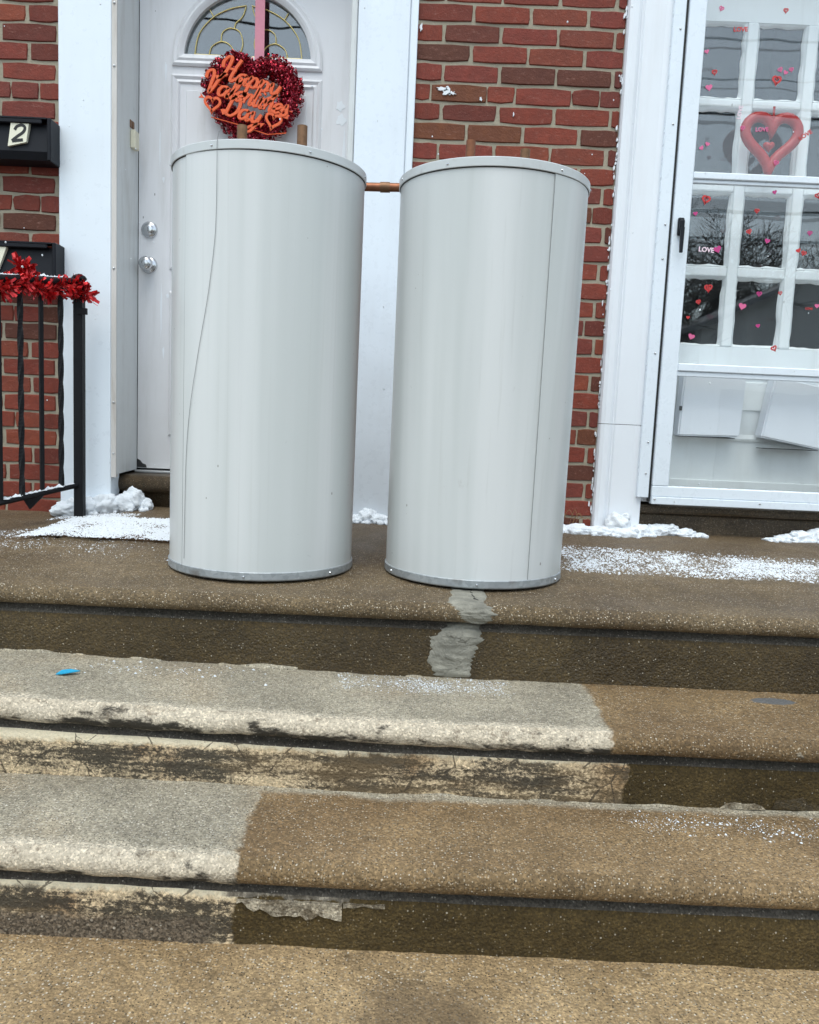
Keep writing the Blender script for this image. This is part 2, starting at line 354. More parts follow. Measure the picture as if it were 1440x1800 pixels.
# ------------------------------------------------------------------ mesh helpers
class MB:
    def __init__(s): s.v = []; s.f = []; s.sm = []; s.mi = []
    def add(s, vs, fs, smooth=False, mi=0):
        o = len(s.v); s.v += [tuple(p) for p in vs]
        for f in fs: s.f.append(tuple(i + o for i in f)); s.sm.append(smooth); s.mi.append(mi)
    def box(s, x0, x1, y0, y1, z0, z1, b=0, mi=0):
        if b <= 0:
            s.add([(x0, y0, z0), (x1, y0, z0), (x1, y1, z0), (x0, y1, z0), (x0, y0, z1), (x1, y0, z1), (x1, y1, z1), (x0, y1, z1)],
                  [(0, 3, 2, 1), (4, 5, 6, 7), (0, 1, 5, 4), (1, 2, 6, 5), (2, 3, 7, 6), (3, 0, 4, 7)], False, mi); return
        bm = bmesh.new(); bmesh.ops.create_cube(bm, size=1)
        for v in bm.verts: v.co = Vector(((x0 + x1) / 2 + v.co.x * (x1 - x0), (y0 + y1) / 2 + v.co.y * (y1 - y0), (z0 + z1) / 2 + v.co.z * (z1 - z0)))
        bmesh.ops.bevel(bm, geom=bm.edges[:], offset=b, segments=2 if b > .003 else 1, affect='EDGES', profile=.5)
        s.bm(bm, mi=mi)
    def bm(s, bm, smooth=False, mi=0):
        bm.verts.index_update()
        s.add([v.co[:] for v in bm.verts], [[v.index for v in f.verts] for f in bm.faces], smooth, mi); bm.free()
    def tube(s, path, r, n=8, cap=True, mi=0, flat=1.0, twist=0, smooth=True):
        P = [Vector(p) for p in path]; rings = []; prev = None
        for i, p in enumerate(P):
            d = (P[min(i + 1, len(P) - 1)] - P[max(i - 1, 0)]).normalized()
            if prev is None:
                a = Vector((0, 0, 1)) if abs(d.z) < .9 else Vector((1, 0, 0))
                u = d.cross(a).normalized()
            else: u = (prev - d * prev.dot(d)).normalized()
            prev = u; q = d.cross(u); rr = r[i] if isinstance(r, (list, tuple)) else r
            tw = twist * i
            rings.append([p + (u * math.cos(2 * math.pi * k / n + tw) + q * math.sin(2 * math.pi * k / n + tw) * flat) * rr for k in range(n)])
        vs = [v for g in rings for v in g]; fs = []
        for i in range(len(P) - 1):
            for k in range(n):
                fs.append((i * n + k, i * n + (k + 1) % n, (i + 1) * n + (k + 1) % n, (i + 1) * n + k))
        s.add(vs, fs, smooth, mi)
        if cap:
            s.add(rings[0], [tuple(range(n - 1, -1, -1))], False, mi); s.add(rings[-1], [tuple(range(n))], False, mi)
    def lathe(s, prof, c, axis='Z', n=48, smooth=True, mi=0, hard=False):
        if hard:
            for i in range(len(prof) - 1): s.lathe(prof[i:i + 2], c, axis, n, smooth, mi)
            return
        vs = []
        for (r, h) in prof:
            for k in range(n):
                a = 2 * math.pi * k / n; x, y = r * math.cos(a), r * math.sin(a)
                vs.append((c[0] + x, c[1] + y, c[2] + h) if axis == 'Z' else (c[0] + x, c[1] - h, c[2] + y))
        fs = []
        for i in range(len(prof) - 1):
            for k in range(n):
                q = (i * n + k, i * n + (k + 1) % n, (i + 1) * n + (k + 1) % n, (i + 1) * n + k)
                fs.append(q)
        s.add(vs, fs, smooth, mi)
    def sweep(s, path, prof, closed=False, smooth=False, wscale=None, mi=0, ycurve=None):
        # path in the XZ plane; prof = closed loop of (offset along in-plane normal, y)
        n = len(path); m = len(prof); vs = []
        for i in range(n):
            p = Vector(path[i])
            a = Vector(path[i - 1]) if (closed or i > 0) else None
            b = Vector(path[(i + 1) % n]) if (closed or i < n - 1) else None
            d1 = (p - a).normalized() if a is not None and (p - a).length > 1e-9 else None
            d2 = (b - p).normalized() if b is not None and (b - p).length > 1e-9 else None
            d1 = d1 or d2; d2 = d2 or d1
            n1 = Vector((-d1.y, d1.x)); n2 = Vector((-d2.y, d2.x)); q = n1 + n2
            if q.length < .2: q = n1.copy()
            q.normalize(); k = 1 / max(.5, q.dot(n1)); ws = wscale[i] if wscale else 1
            yo = ycurve[i] if ycurve else 0
            for (d, y) in prof: vs.append((p.x + q.x * d * k * ws, y + yo, p.y + q.y * d * k * ws))
        fs = []
        for i in range(n if closed else n - 1):
            j = (i + 1) % n
            for k in range(m): fs.append((i * m + k, i * m + (k + 1) % m, j * m + (k + 1) % m, j * m + k))
        if not closed: fs += [tuple(range(m - 1, -1, -1)), tuple((n - 1) * m + k for k in range(m))]
        s.add(vs, fs, smooth, mi)
    def poly(s, pts, y0, y1, mi=0):     # filled outline in XZ with thickness in Y
        n = len(pts); vs = [(x, y0, z) for x, z in pts] + [(x, y1, z) for x, z in pts]
        s.add(vs, [tuple(range(n)), tuple(range(2 * n - 1, n - 1, -1))] + [(i, n + i, n + (i + 1) % n, (i + 1) % n) for i in range(n)], False, mi)
    def build(s, name, mats, parent=None, loc=None, fix=True):
        me = bpy.data.meshes.new(name); me.from_pydata(s.v, [], s.f)
        me.polygons.foreach_set('use_smooth', s.sm); me.polygons.foreach_set('material_index', s.mi)
        for m in (mats if isinstance(mats, (list, tuple)) else [mats]): me.materials.append(M[m])
        if fix:
            b = bmesh.new(); b.from_mesh(me); bmesh.ops.recalc_face_normals(b, faces=b.faces[:]); b.to_mesh(me); b.free()
        me.update(); return link(name, me, parent, loc)
def link(name, me, parent=None, loc=None):
    o = bpy.data.objects.new(name, me); COL.objects.link(o)
    if loc: o.location = loc
    if parent:
        o.parent = parent
        if parent.type == 'EMPTY': o.matrix_parent_inverse = Matrix.Translation(-Vector(parent.location))
    return o
def tag(o, label=None, cat=None, group=None, kind=None):
    for k, v in (('label', label), ('category', cat), ('group', group), ('kind', kind)):
        if v: o[k] = v
    return o
def thing(name, label, cat, loc=(0, 0, 0), group=None):
    o = bpy.data.objects.new(name, None); COL.objects.link(o); o.location = loc; o.empty_display_size = .05
    return tag(o, label, cat, group)
def nz(x, y, z, sc=1): return noise.noise(Vector((x * sc, y * sc, z * sc)))
def catmull(pts, k=8):
    P = [Vector(p) for p in pts]; out = []
    for i in range(len(P) - 1):
        a, b, c, d = P[max(i - 1, 0)], P[i], P[i + 1], P[min(i + 2, len(P) - 1)]
        for j in range(k):
            q = j / k
            out.append(.5 * ((2 * b) + (c - a) * q + (2 * a - 5 * b + 4 * c - d) * q * q + (3 * b - a - 3 * c + d) * q ** 3))
    out.append(P[-1]); return out
def heart(cx, cz, w, rot=0, n=28):
    pts = []
    for i in range(n):
        a = 2 * math.pi * i / n
        x = 16 * math.sin(a) ** 3 / 34 * w; z = (13 * math.cos(a) - 5 * math.cos(2 * a) - 2 * math.cos(3 * a) - math.cos(4 * a)) / 34 * w
        pts.append((cx + x * math.cos(rot) - z * math.sin(rot), cz + x * math.sin(rot) + z * math.cos(rot)))
    return pts

# ------------------------------------------------------------------ steps and landing
def zl(x, y):                                   # top of the landing: falls away from the wall
    z = .032 * (1.225 + y) / 1.225
    if x < -1.08: z -= .022 * min(1, (-1.08 - x) / .25) * min(1, max(0, (y + 1.2) / .8))
    return z
XS = [-2.6 + .0165 * i for i in range(316)]
def step_profile(yb, yf, zt, zb, n=14):
    r = .023; pts = []; seg = []
    for i in range(n):
        q = i / n; pts.append((yb + (yf + r - yb) * q, zt)); seg.append(0)
    for k in range(9):
        a = R(90 + k * 165 / 8); pts.append((yf + r + math.cos(a) * r, zt - r + math.sin(a) * r)); seg.append(1 if k else 0)
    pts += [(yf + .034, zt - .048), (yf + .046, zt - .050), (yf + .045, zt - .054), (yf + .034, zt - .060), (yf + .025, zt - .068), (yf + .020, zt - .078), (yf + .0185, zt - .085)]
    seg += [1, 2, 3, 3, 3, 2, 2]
    z0 = zt - .085
    for k in range(1, 7): pts.append((yf + .018, z0 + (zb - .03 - z0) * k / 6)); seg.append(2)
    return pts, seg
def make_step(name, yb, yf, zt, zb, mats, zfun=None, rough=.0016, foot=0, seed=0, groove=None, chip=None):
    pts, seg = step_profile(yb, yf, zt, zb); mb = MB(); n = len(pts); vs = []
    for x in XS:
        for j, (y, z) in enumerate(pts):
            dz = zfun(x, y) if zfun else 0
            q = nz(x + seed, y, z, 6) * rough + nz(x + seed, y, z, 22) * rough * .8 + nz(x, y + seed, z, 60) * rough * .5
            yy, zz = y, z + dz
            if seg[j] == 0: zz += q
            elif seg[j] == 1:
                if chip: q -= abs(nz(x + seed, y * .3, 5, 9)) * chip(x)
                yy -= q; zz += q
            else: yy -= q * 1.3
            if groove is not None and seg[j] < 2 and abs(x - groove) < .009: zz -= .006
            vs.append((x, yy, zz))
    fs = []; mi = []
    for i in range(len(XS) - 1):
        for j in range(n - 1):
            fs.append((i * n + j, i * n + j + 1, (i + 1) * n + j + 1, (i + 1) * n + j)); mi.append(seg[j + 1])
    mb.v = vs; mb.f = fs; mb.sm = [True] * len(fs); mb.mi = mi
    o = mb.build(name, mats, fix=False); tag(o, kind='structure'); return o, pts, seg
landing, LP, LS = make_step('landing', .30, -1.225, 0, -.17, ['landing_top', 'landing_top', 'riser_brown', 'ledge_sheen'], zl, groove=-1.081)
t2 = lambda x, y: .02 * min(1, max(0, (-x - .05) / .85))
step_a, AP, AS = make_step('stone_step', -1.15, -1.525, -.182, -.335, ['step2_top', 'step2_nose', 'step2_riser', 'ledge_sheen'], t2, .0022, seed=3, chip=lambda x: .012 if x < .43 else 0)
step_b, BP, BS = make_step('stone_step', -1.45, -1.795, -.333, -.49, ['step3_top', 'step3_nose', 'step3_riser', 'ledge_sheen'], lambda x, y: .008 * min(1, max(0, (-x) / .6)), .0022, seed=8, chip=lambda x: .012 if x < -.27 else 0)
make_step('stone_step', -1.72, -2.20, -.49, -.65, ['ground_top', 'ground_top', 'riser_brown', 'ledge_sheen'], None, .002, seed=12)
make_step('stone_step', -2.1, -2.62, -.65, -.81, ['ground_top', 'ground_top', 'riser_brown', 'ledge_sheen'], None, .002, seed=15)
def sheet(name, x0, x1, y0, y1, z, mat):
    mb = MB(); mb.add([(x0, y0, z), (x1, y0, z), (x1, y1, z), (x0, y1, z)], [(0, 1, 2, 3)]); return tag(mb.build(name, mat, fix=False), kind='structure')
sheet('pavement', -60, 60, -4.6, -2.2, -.81, 'sidewalk')
sheet('street', -150, 150, -150, -4.58, -.95, 'asphalt')
mb = MB(); mb.box(-60, 60, -4.62, -4.45, -1.0, -.806, .01); tag(mb.build('kerb', 'sidewalk'), kind='structure')

# cement repair running over the landing edge and down its riser
def smear(name, pts, zfun, edges, lift, mat, parent, seed=0, nx=14):
    # edges: list of (profile index float, x left, x right)
    mb = MB(); st = []
    j0, j1 = edges[0][0], edges[-1][0]; N = int((j1 - j0) * 4)
    for a in range(N + 1):
        j = j0 + (j1 - j0) * a / N
        for k in range(len(edges) - 1):
            if edges[k][0] <= j <= edges[k + 1][0]: break
        q = (j - edges[k][0]) / max(1e-6, edges[k + 1][0] - edges[k][0])
        xl = edges[k][1] + (edges[k + 1][1] - edges[k][1]) * q; xr = edges[k][2] + (edges[k + 1][2] - edges[k][2]) * q
        xl += nz(j * .7, seed, 1, 1.3) * .014 + nz(j * 2, seed, 7, 2.7) * .012; xr += nz(j * .7, seed, 9, 1.3) * .014 + nz(j * 2, seed, 3, 2.7) * .012
        i = min(int(j), len(pts) - 2); fr = j - i
        y = pts[i][0] + (pts[i + 1][0] - pts[i][0]) * fr; z = pts[i][1] + (pts[i + 1][1] - pts[i][1]) * fr
        t_ = Vector((pts[i + 1][0] - pts[i][0], pts[i + 1][1] - pts[i][1])).normalized(); nrm = Vector((t_.y, -t_.x))
        if nrm.y < -.2 and nrm.x > 0: nrm = -nrm
        nrm = Vector((t_.y, -t_.x)); nrm = nrm if (nrm.y > .1 or nrm.x < 0) else -nrm
        for b in range(nx + 1):
            e = b / nx; x = xl + (xr - xl) * e
            edge = min(1, 5 * min(e, 1 - e, a / N * 3, (N - a) / N * 3))
            h = lift * (edge ** .5) + nz(x, j * .1, seed, 22) * .004 * edge + nz(x, j * .12, seed, 60) * .002 * edge - .0016 * (1 - edge)
            st.append((x, y + nrm.x * h, z + nrm.y * h + (zfun(x, y) if zfun else 0)))
    m = nx + 1
    mb.add(st, [(a * m + b, a * m + b + 1, (a + 1) * m + b + 1, (a + 1) * m + b) for a in range(N) for b in range(nx)], True)
    return mb.build(name, mat, parent, fix=False)
smear('cement_patch', LP, zl, [(12.3, .105, .20), (13.4, .10, .205), (15, .10, .205), (17.5, .125, .215), (19.5, .135, .205), (21.5, .14, .195)], .0032, 'cement', landing, 2)
smear('cement_patch', LP, zl, [(23.5, .135, .19), (25.5, .10, .188), (28.2, .075, .185), (30, .055, .178), (32, .06, .165), (34, .07, .165)], .0045, 'cement', landing, 5)
t = NT('flaking_coat'); n = t.noise(26, 6, .7); fc = t.mix(t.step(n, .40, .62), (.50, .43, .32), (.17, .135, .09)); M['flake'] = t.princ(pebbles(t, grain(t, fc), .5, (.7, .62, .5)), .8, 0, agg_bump(t, 1.0), .3)
def crack(parent, pts, rad=.0016, mat='ink', seed=0):
    P = []
    r = random.Random(seed)
    for a, b in zip(pts[:-1], pts[1:]):
        a, b = Vector(a), Vector(b)
        for k in range(6): P.append(a.lerp(b, k / 6) + Vector((r.uniform(-.005, .005), 0, r.uniform(-.003, .003))))
    mb = MB(); mb.tube(P, [rad * r.uniform(.4, 1.2) for _ in P], 5); mb.build('crack', mat, parent, fix=False)
crack(landing, [(.165, -1.05, .0062), (.16, -1.12, .0058), (.172, -1.19, .0045)], .0016, 'ink', 1)
crack(landing, [(.15, -1.2105, -.085), (.135, -1.2105, -.12), (.13, -1.2105, -.175)], .0018, 'cement', 2); crack(landing, [(.10, -1.2105, -.075), (.13, -1.2105, -.082), (.155, -1.2105, -.095)], .0016, 'cement', 3)
def chunk(parent, pts, y, mat, d=.004):
    mb = MB(); mb.poly(pts, y - d, y + .006); mb.build('spalled_chip', mat, parent)
chunk(step_a, [(.66, -.331), (.672, -.322), (.69, -.319), (.705, -.3215), (.73, -.3195), (.745, -.325), (.752, -.331)], -1.508, 'flake', .004)
chunk(step_a, [(.765, -.329), (.77, -.312), (.80, -.308), (.825, -.300), (.835, -.314), (.87, -.318), (.90, -.330)], -1.5075, 'riser_brown', .0015)
r = random.Random(31)
def ragged(x0, x1, ztop_, zlo, n):
    up_ = [(x0 + (x1 - x0) * k / n, ztop_ + r.uniform(-.001, .001)) for k in range(n + 1)]
    dn = [(x1 + (x0 - x1) * k / n, zlo(k / n) + r.uniform(-.004, .004)) for k in range(n + 1)]
    return up_ + dn
chunk(step_b, ragged(-.268, -.086, -.4065, lambda q: -.428 + .006 * math.sin(q * 9) - (.008 if q < .35 else 0) + (.012 if q > .9 else 0), 18), -1.777, 'flake', .0035)
chunk(step_b, ragged(-.084, -.012, -.4065, lambda q: -.4125 - .003 * math.sin(q * 7), 9), -1.777, 'flake', .002)
# ragged mortar bead along the foot of each riser
def bead(parent, y, z, x0, x1, h, mat, seed, zfun=None):
    mb = MB(); P = []; Rr = []
    n = int((x1 - x0) / .008)
    for i in range(n + 1):
        x = x0 + (x1 - x0) * i / n; a = max(0, nz(x, seed, 0, 5) + .25 + nz(x, seed, 4, 24) * .45)
        P.append((x, y + nz(x, seed, 2, 14) * .006, z + (zfun(x, y) if zfun else 0) - .003 + nz(x, seed, 8, 17) * .004)); Rr.append(.0035 + h * min(1, a))
    mb.tube(P, Rr, 7); return mb.build('mortar_bead', mat, parent, fix=False)
bead(step_a, -1.203, -.182, -1.6, -.25, .013, 'step2_top', 1, t2)
bead(step_a, -1.203, -.182, -.15, .42, .006, 'step2_top', 2, t2)
bead(step_b, -1.503, -.333, -1.5, .6, .006, 'step3_top', 3)
bead(step_b, -1.503, -.333, .5, 1.2, .008, 'step3_top', 6)

# ------------------------------------------------------------------ brick walls
def brick_mesh(name, L, H, seed):
    r = random.Random(seed); k = 4 if L > .12 else 3; P = []
    for i in range(k): P.append((-L / 2 + L * i / (k - 1), -H / 2))
    P.append((L / 2, r.uniform(-.2, .2) * H))
    for i in range(k): P.append((L / 2 - L * i / (k - 1), H / 2))
    P.append((-L / 2, r.uniform(-.3, .3) * H)); J = []
    for (x, z) in P:
        cr_ = abs(abs(x) - L / 2) < .001 and abs(abs(z) - H / 2) < .001
        q = (.0028 if cr_ else 0) + (r.uniform(.001, .0035) if r.random() < .22 else 0)
        J.append((x * (1 - q / (L / 2) * (abs(x) > L * .4)) + r.uniform(-.0014, .0014), z * (1 - q / (H / 2)) + r.uniform(-.0010, .0010)))
    n = len(J); bm = bmesh.new()
    A_ = [bm.verts.new((x, .045, z)) for x, z in J]; B_ = [bm.verts.new((x, -.040 + r.uniform(-.001, .001), z)) for x, z in J]
    C_ = [bm.verts.new((x * (1 - .0030 / (L / 2)), -.0435 + r.uniform(-.0006, .0006), z * (1 - .0026 / (H / 2)))) for x, z in J]
    for i in range(n):
        j = (i + 1) % n; bm.faces.new((A_[i], A_[j], B_[j], B_[i])); bm.faces.new((B_[i], B_[j], C_[j], C_[i]))
    bm.faces.new(C_); bmesh.ops.recalc_face_normals(bm, faces=bm.faces[:])
    for f_ in bm.faces:
        if f_.normal.y > .9: pass
    me = bpy.data.meshes.new(name); bm.to_mesh(me); bm.free(); me.materials.append(M['brick']); return me
STR = [brick_mesh('stretcher', .195, .0592, k) for k in range(9)]
HDR = [brick_mesh('header', .094, .0592, 20 + k) for k in range(5)]
def brick_wall(label, x0, x1, ztop_row, pitch, ph_even, hdr_rows, hdr_phase, bed, zlow, core):
    w_ = thing('brick_wall', label, 'wall', ((x0 + x1) / 2, 0, zlow))
    mb = MB(); mb.box(core[0], core[1], .0, .28, zlow - .05, 2.62)
    mb.build('mortar', 'mortar', w_)
    # raked rough joint face as a thin displaced sheet in front of the core
    r = random.Random(int(x0 * 100)); k = -9
    while True:
        z = ztop_row - k * pitch
        if z < zlow: break
        row = []
        if k % 6 == hdr_rows:
            x = hdr_phase - 3 * .303
            while x < x1 + .3: row += [(x, .095), (x + .1015, .196)]; x += .3035
        else:
            x = (ph_even if k % 2 == 0 else ph_even + .1015) - 3 * .203 + r.uniform(-.006, .006)
            while x < x1 + .3: row.append((x + .005, .191)); x += .203 + r.uniform(-.002, .002)
        for (a, L) in row:
            b = a + L
            if b < x0 + .015 or a > x1 - .015: continue
            L2 = min(b, x1) - max(a, x0); cx = (min(b, x1) + max(a, x0)) / 2
            me = r.choice(HDR if L < .12 else STR)
            o = link('brick', me, w_, (cx, .045 - .0065 + r.uniform(-.002, .002), z + r.uniform(-.0015, .0015)))
            full = .090 if L < .12 else .191
            o.scale = (L2 / full, 1, 1); o.rotation_euler = (0, r.uniform(-.006, .006), r.uniform(-.006, .006))
        k += 1
    return w_
brick_wall('red brick wall behind the black mailboxes and iron railing', -2.3, -1.322, 1.7976, .0656, -1.436, 4, -1.498, 0, -.03, (-2.35, -1.25))
MIDWALL = brick_wall('red brick wall panel between the two doors, behind the tanks', -.048, .690, 1.860, .0672, .1496, 4, .0078 + .205, 0, .03, (-.1, .74))
brick_wall('red brick wall at the far side of the storm door', 1.86, 2.7, 1.860, .0672, 1.95, 4, 1.95, 0, .03, (1.80, 2.75))

r = random.Random(77)
for k in range(75):
    q = abs(r.gauss(0, 1)); x = .691 - q * .006; z = r.uniform(.05, 1.95); mb = MB(); a_, b_ = r.uniform(.001, .004), r.uniform(.002, .014)
    mb.poly([(x + a_ * math.cos(2 * math.pi * j / 7) * r.uniform(.5, 1.3), z + b_ * math.sin(2 * math.pi * j / 7) * r.uniform(.6, 1.3)) for j in range(7)], -.0125, -.004); mb.build('paint_flake', 'trim_old', MIDWALL)
for (x, z, sx, sz) in ((.068, 1.592, .020, .020), (.05, 1.60, .022, .008), (.085, 1.588, .015, .008), (.19, 1.573, .005, .009), (-.035, 1.805, .006, .016), (.31, 1.525, .0025, .009)):
    mb = MB(); mb.poly([(x + sx * math.cos(2 * math.pi * j / 17) * q_, z + sz * math.sin(2 * math.pi * j / 17) * q_) for j, q_ in [(j, r.uniform(.3, 1.2)) for j in range(17)]], -.0105, -.004); mb.build('paint_splash', 'trim_old', MIDWALL)

# ------------------------------------------------------------------ left doorway
f = thing('door_frame', 'white clad door surround around the wreath door, dirty grey inner jamb', 'door frame', (-.69, 0, .03))
mb = MB(); mb.box(-1.318, -1.128, -.032, .06, .015, 2.42, .003); mb.build('casing', 'trim_white', f)
mb = MB(); mb.box(-1.127, -1.112, -.028, -.002, .155, 2.3, .002); mb.box(-1.1265, -1.108, -.034, -.029, .155, 2.3, .001); mb.build('edge_strip', 'jamb_edge', f)
mb = MB()
mb.add([(-1.1245, .0, .165), (-1.1115, -.026, .165), (-1.1075, -.0, .168), (-1.1085, .20, .172), (-1.1245, .20, .172)] + [(-1.1245, .0, 2.3), (-1.1115, -.026, 2.3), (-1.1075, -.0, 2.3), (-1.1085, .20, 2.3), (-1.1245, .20, 2.3)],
       [(0, 1, 2, 3, 4), (9, 8, 7, 6, 5)] + [(i, i + 5, (i + 1) % 5 + 5, (i + 1) % 5) for i in range(5)])
mb.build('jamb', 'jamb', f)
mb = MB(); mb.box(-.258, -.074, -.032, .06, .03, 2.42, .003); mb.build('casing', 'mid_trim', f)
mb = MB(); mb.box(-.0735, -.046, -.024, .06, .03, 2.42, .002); mb.build('edge_trim', 'trim_white', f)
mb = MB(); mb.box(-.283, -.2605, -.022, .2, .165, 2.3, .003); mb.build('jamb', 'jamb', f)
mb = MB(); mb.box(-1.1275, -.2585, -.03, .2, 2.302, 2.42, .003); mb.build('head', 'trim_white', f)
for z in (1.83, 1.62, .92, .435, .245):
    mb = MB(); mb.lathe([(0.0001, .0035), (.0035, .003), (.0045, 0)], (-1.1175, -.0345, z), 'Y', 10); mb.build('screw', 'steel', f)
# stone sill under the door
s_ = thing('door_sill', 'brown stone sill step below the wreath door', 'sill', (-.69, .1, .03))
prof = [(.40, .160), (.09, .160)] + [(.06 + math.cos(a) * .034 + .02, .126 + math.sin(a) * .034) for a in [R(90 + 15 * k) for k in range(13)]] + [(.095, .088), (.10, .08), (.10, .0), (.40, .0)]
mb = MB(); n = len(prof)
for xi in (-1.135, -.25): mb.v += [(xi, y, z) for y, z in prof]
mb.f = [(i, (i + 1) % n, n + (i + 1) % n, n + i) for i in range(n)] + [tuple(range(n)), tuple(range(2 * n - 1, n - 1, -1))]; mb.sm = [True] * n + [False, False]; mb.mi = [0] * (n + 2)
mb.build('tread_stone', 'sill', s_)
mb = MB(); mb.box(-1.107, -.285, .165, .26, .1605, .171, .002); mb.build('metal_threshold', 'steel', s_)

d = thing('entry_door', 'dirty white panelled entry door with arched leaded fanlight', 'door', (-.69, .2, .17))
DX0, DX1, DZ0, DZ1, DY = -1.106, -.286, .178, 2.295, .2
# slab with an arched opening
gc, gz, gr = -.694, 1.748, .243
mb = MB()
arc = [(gc + gr * math.cos(R(a)), gz + gr * math.sin(R(a))) for a in range(0, 181, 6)]
N = len(arc)
outer = []
for (x, z) in arc:
    dx, dz = x - gc, z - gz
    k = min((DX1 - gc) / dx if dx > 1e-6 else 1e9, (DX0 - gc) / dx if dx < -1e-6 else 1e9, (DZ1 - gz) / dz if dz > 1e-6 else 1e9)
    outer.append((gc + dx * k, gz + dz * k))
vs = [(x, DY, z) for x, z in arc] + [(x, DY, z) for x, z in outer] + [(x, DY + .044, z) for x, z in arc]
fs = [(i, i + 1, N + i + 1, N + i) for i in range(N - 1)] + [(i, i + 1, 2 * N + i + 1, 2 * N + i) for i in range(N - 1)]
mb.add(vs, fs)
mb.add([(DX0, DY, DZ1), (outer[-1][0], DY, outer[-1][1]), (DX1, DY, DZ1)], [])
# lower slab
mb.add([(DX0, DY, DZ0), (DX1, DY, DZ0), (DX1, DY, gz), (DX0, DY, gz), (DX0, DY + .044, DZ0), (DX1, DY + .044, DZ0), (DX1, DY + .044, gz), (DX0, DY + .044, gz)],
       [(0, 1, 2, 3), (0, 4, 5, 1), (0, 3, 7, 4), (1, 5, 6, 2)])
mb.box(DX0, DX1, DY + .0442, DY + .05, DZ0, gz); mb.build('slab', 'door_paint', d)
mould = [(-.022, DY + .001), (-.022, DY - .008), (-.014, DY - .013), (-.004, DY - .010), (.004, DY - .014), (.012, DY - .010), (.022, DY - .003), (.022, DY + .001)]
mb = MB(); full = [(gc + .264 * math.cos(R(a)), gz - .002 + .264 * math.sin(R(a))) for a in range(0, 181, 5)] + [(gc - .264, gz - .006), (gc + .264, gz - .006)]
full = [(gc + .264, gz - .006)] + [(gc + .264 * math.cos(R(a)), gz + .264 * math.sin(R(a))) for a in range(2, 179, 4)] + [(gc - .264, gz - .006)]
mb.sweep(full, mould, closed=True); mb.build('fanlight_frame', 'door_paint', d)
mb = MB(); mb.poly([(gc + .2425 * math.cos(R(a)), gz + .0005 + .2425 * math.sin(R(a))) for a in range(0, 181, 5)], DY + .016, DY + .020)
pane = mb.build('fanlight_glass', 'fan_glass', d)
def came(pts, k=6):
    mb = MB(); P = catmull(pts, k) if len(pts) > 2 else [Vector(p) for p in pts]
    mb.tube([(p[0], DY + .0135, p[1]) for p in P], .0024, 6); mb.build('came', 'caming', pane)
for sg in (-1, 1):
    C = lambda x, z: (gc + sg * x, gz + z)
    came([C(.205, .022), C(.19, .095), C(.14, .155), C(.075, .19), C(.01, .205)])
    came([C(.205, .022), C(.01, .022)]); came([C(.205, .022), C(.238, .002)])
    came([C(.15, .022), C(.14, .052), C(.105, .072), C(.07, .06), C(.045, .022)])
    came([C(.105, .072), C(.10, .105), C(.07, .122), C(.035, .11), C(.022, .07), C(.03, .035)])
    came([C(.055, .12), C(.05, .14), C(.025, .165), C(.012, .2)]); came([C(.135, .16), C(.15, .185)]); came([C(.105, .022), C(.105, .002)])
# raised panels
pm = [(-.018, DY + .001), (-.018, DY - .004), (-.010, DY - .009), (0, DY - .003), (.010, DY - .007), (.018, DY + .001)]
for (x0, x1, z0, z1) in ((-.965, -.715, .98, 1.672), (-.675, -.425, .98, 1.672), (-.965, -.715, .33, .86), (-.675, -.425, .33, .86)):
    mb = MB(); mb.sweep([(x0, z0), (x1, z0), (x1, z1), (x0, z1)], pm, closed=True)
    mb.box(x0 + .04, x1 - .04, DY - .005, DY + .002, z0 + .04, z1 - .04, .002); mb.build('panel', 'door_paint', d)
mb = MB(); mb.lathe([(.0001, .020), (.012, .020), (.017, .0185), (.019, .012), (.026, .011), (.031, .006), (.032, 0)], (-1.063, DY, 1.109), 'Y', 32)
db = mb.build('deadbolt', 'knob_metal', d)
mb = MB(); mb.box(-1.0645, -1.0615, DY - .0206, DY - .0203, 1.100, 1.115); mb.build('keyhole', 'ink', db)
mb = MB(); mb.lathe([(.0001, .058), (.014, .058), (.024, .052), (.027, .043), (.024, .034), (.014, .026), (.013, .012), (.026, .010), (.032, .004), (.033, 0)], (-1.064, DY, .975), 'Y', 32)
kb = mb.build('knob', 'knob_metal', d)
mb = MB(); mb.lathe([(.011, .0592), (.013, .0586), (.011, .0582)], (-1.064, DY, .975), 'Y', 24); mb.build('knob_ring', 'steel', kb)
# worn hole at the bottom corner and filler smears
mb = MB(); mb.poly([(-1.1055, .180), (-1.068, .180), (-1.072, .192), (-1.085, .196), (-1.094, .208), (-1.1055, .214)], DY - .0015, DY + .001); mb.build('broken_corner', 'ink', d)
for (x, z, a, b) in ((-1.025, 1.42, .003, .07), (-1.01, 1.30, .004, .010), (-1.015, .80, .003, .09), (-.99, .86, .006, .008), (-1.005, .64, .003, .02), (-.335, 1.60, .016, .018), (-.33, 1.55, .018, .02), (-.315, 1.45, .005, .06), (-1.005, 1.70, .004, .03)):
    mb = MB(); mb.poly([(x + a * math.cos(q) * (1 + .3 * math.sin(3 * q + x * 50)), z + b * math.sin(q) * (1 + .25 * math.cos(5 * q + z * 20))) for q in [2 * math.pi * k / 18 for k in range(18)]], DY - .0012, DY + .001)
    mb.build('filler_smear', 'trim_old', d)

# little sensor on the jamb
c_ = thing('door_contact', 'small cream plastic contact box stuck on the grey jamb', 'sensor', (-1.1, .13, 1.38))
mb = MB(); mb.box(-1.1078, -1.088, .105, .150, 1.385, 1.452, .003); mb.build('housing', 'cream_plastic', c_)
mb = MB(); mb.box(-1.1078, -1.1045, .100, .118, 1.458, 1.486, .001); mb.box(-1.1078, -1.1045, .126, .144, 1.460, 1.488, .001); mb.build('mount_plate', 'old_copper', c_)

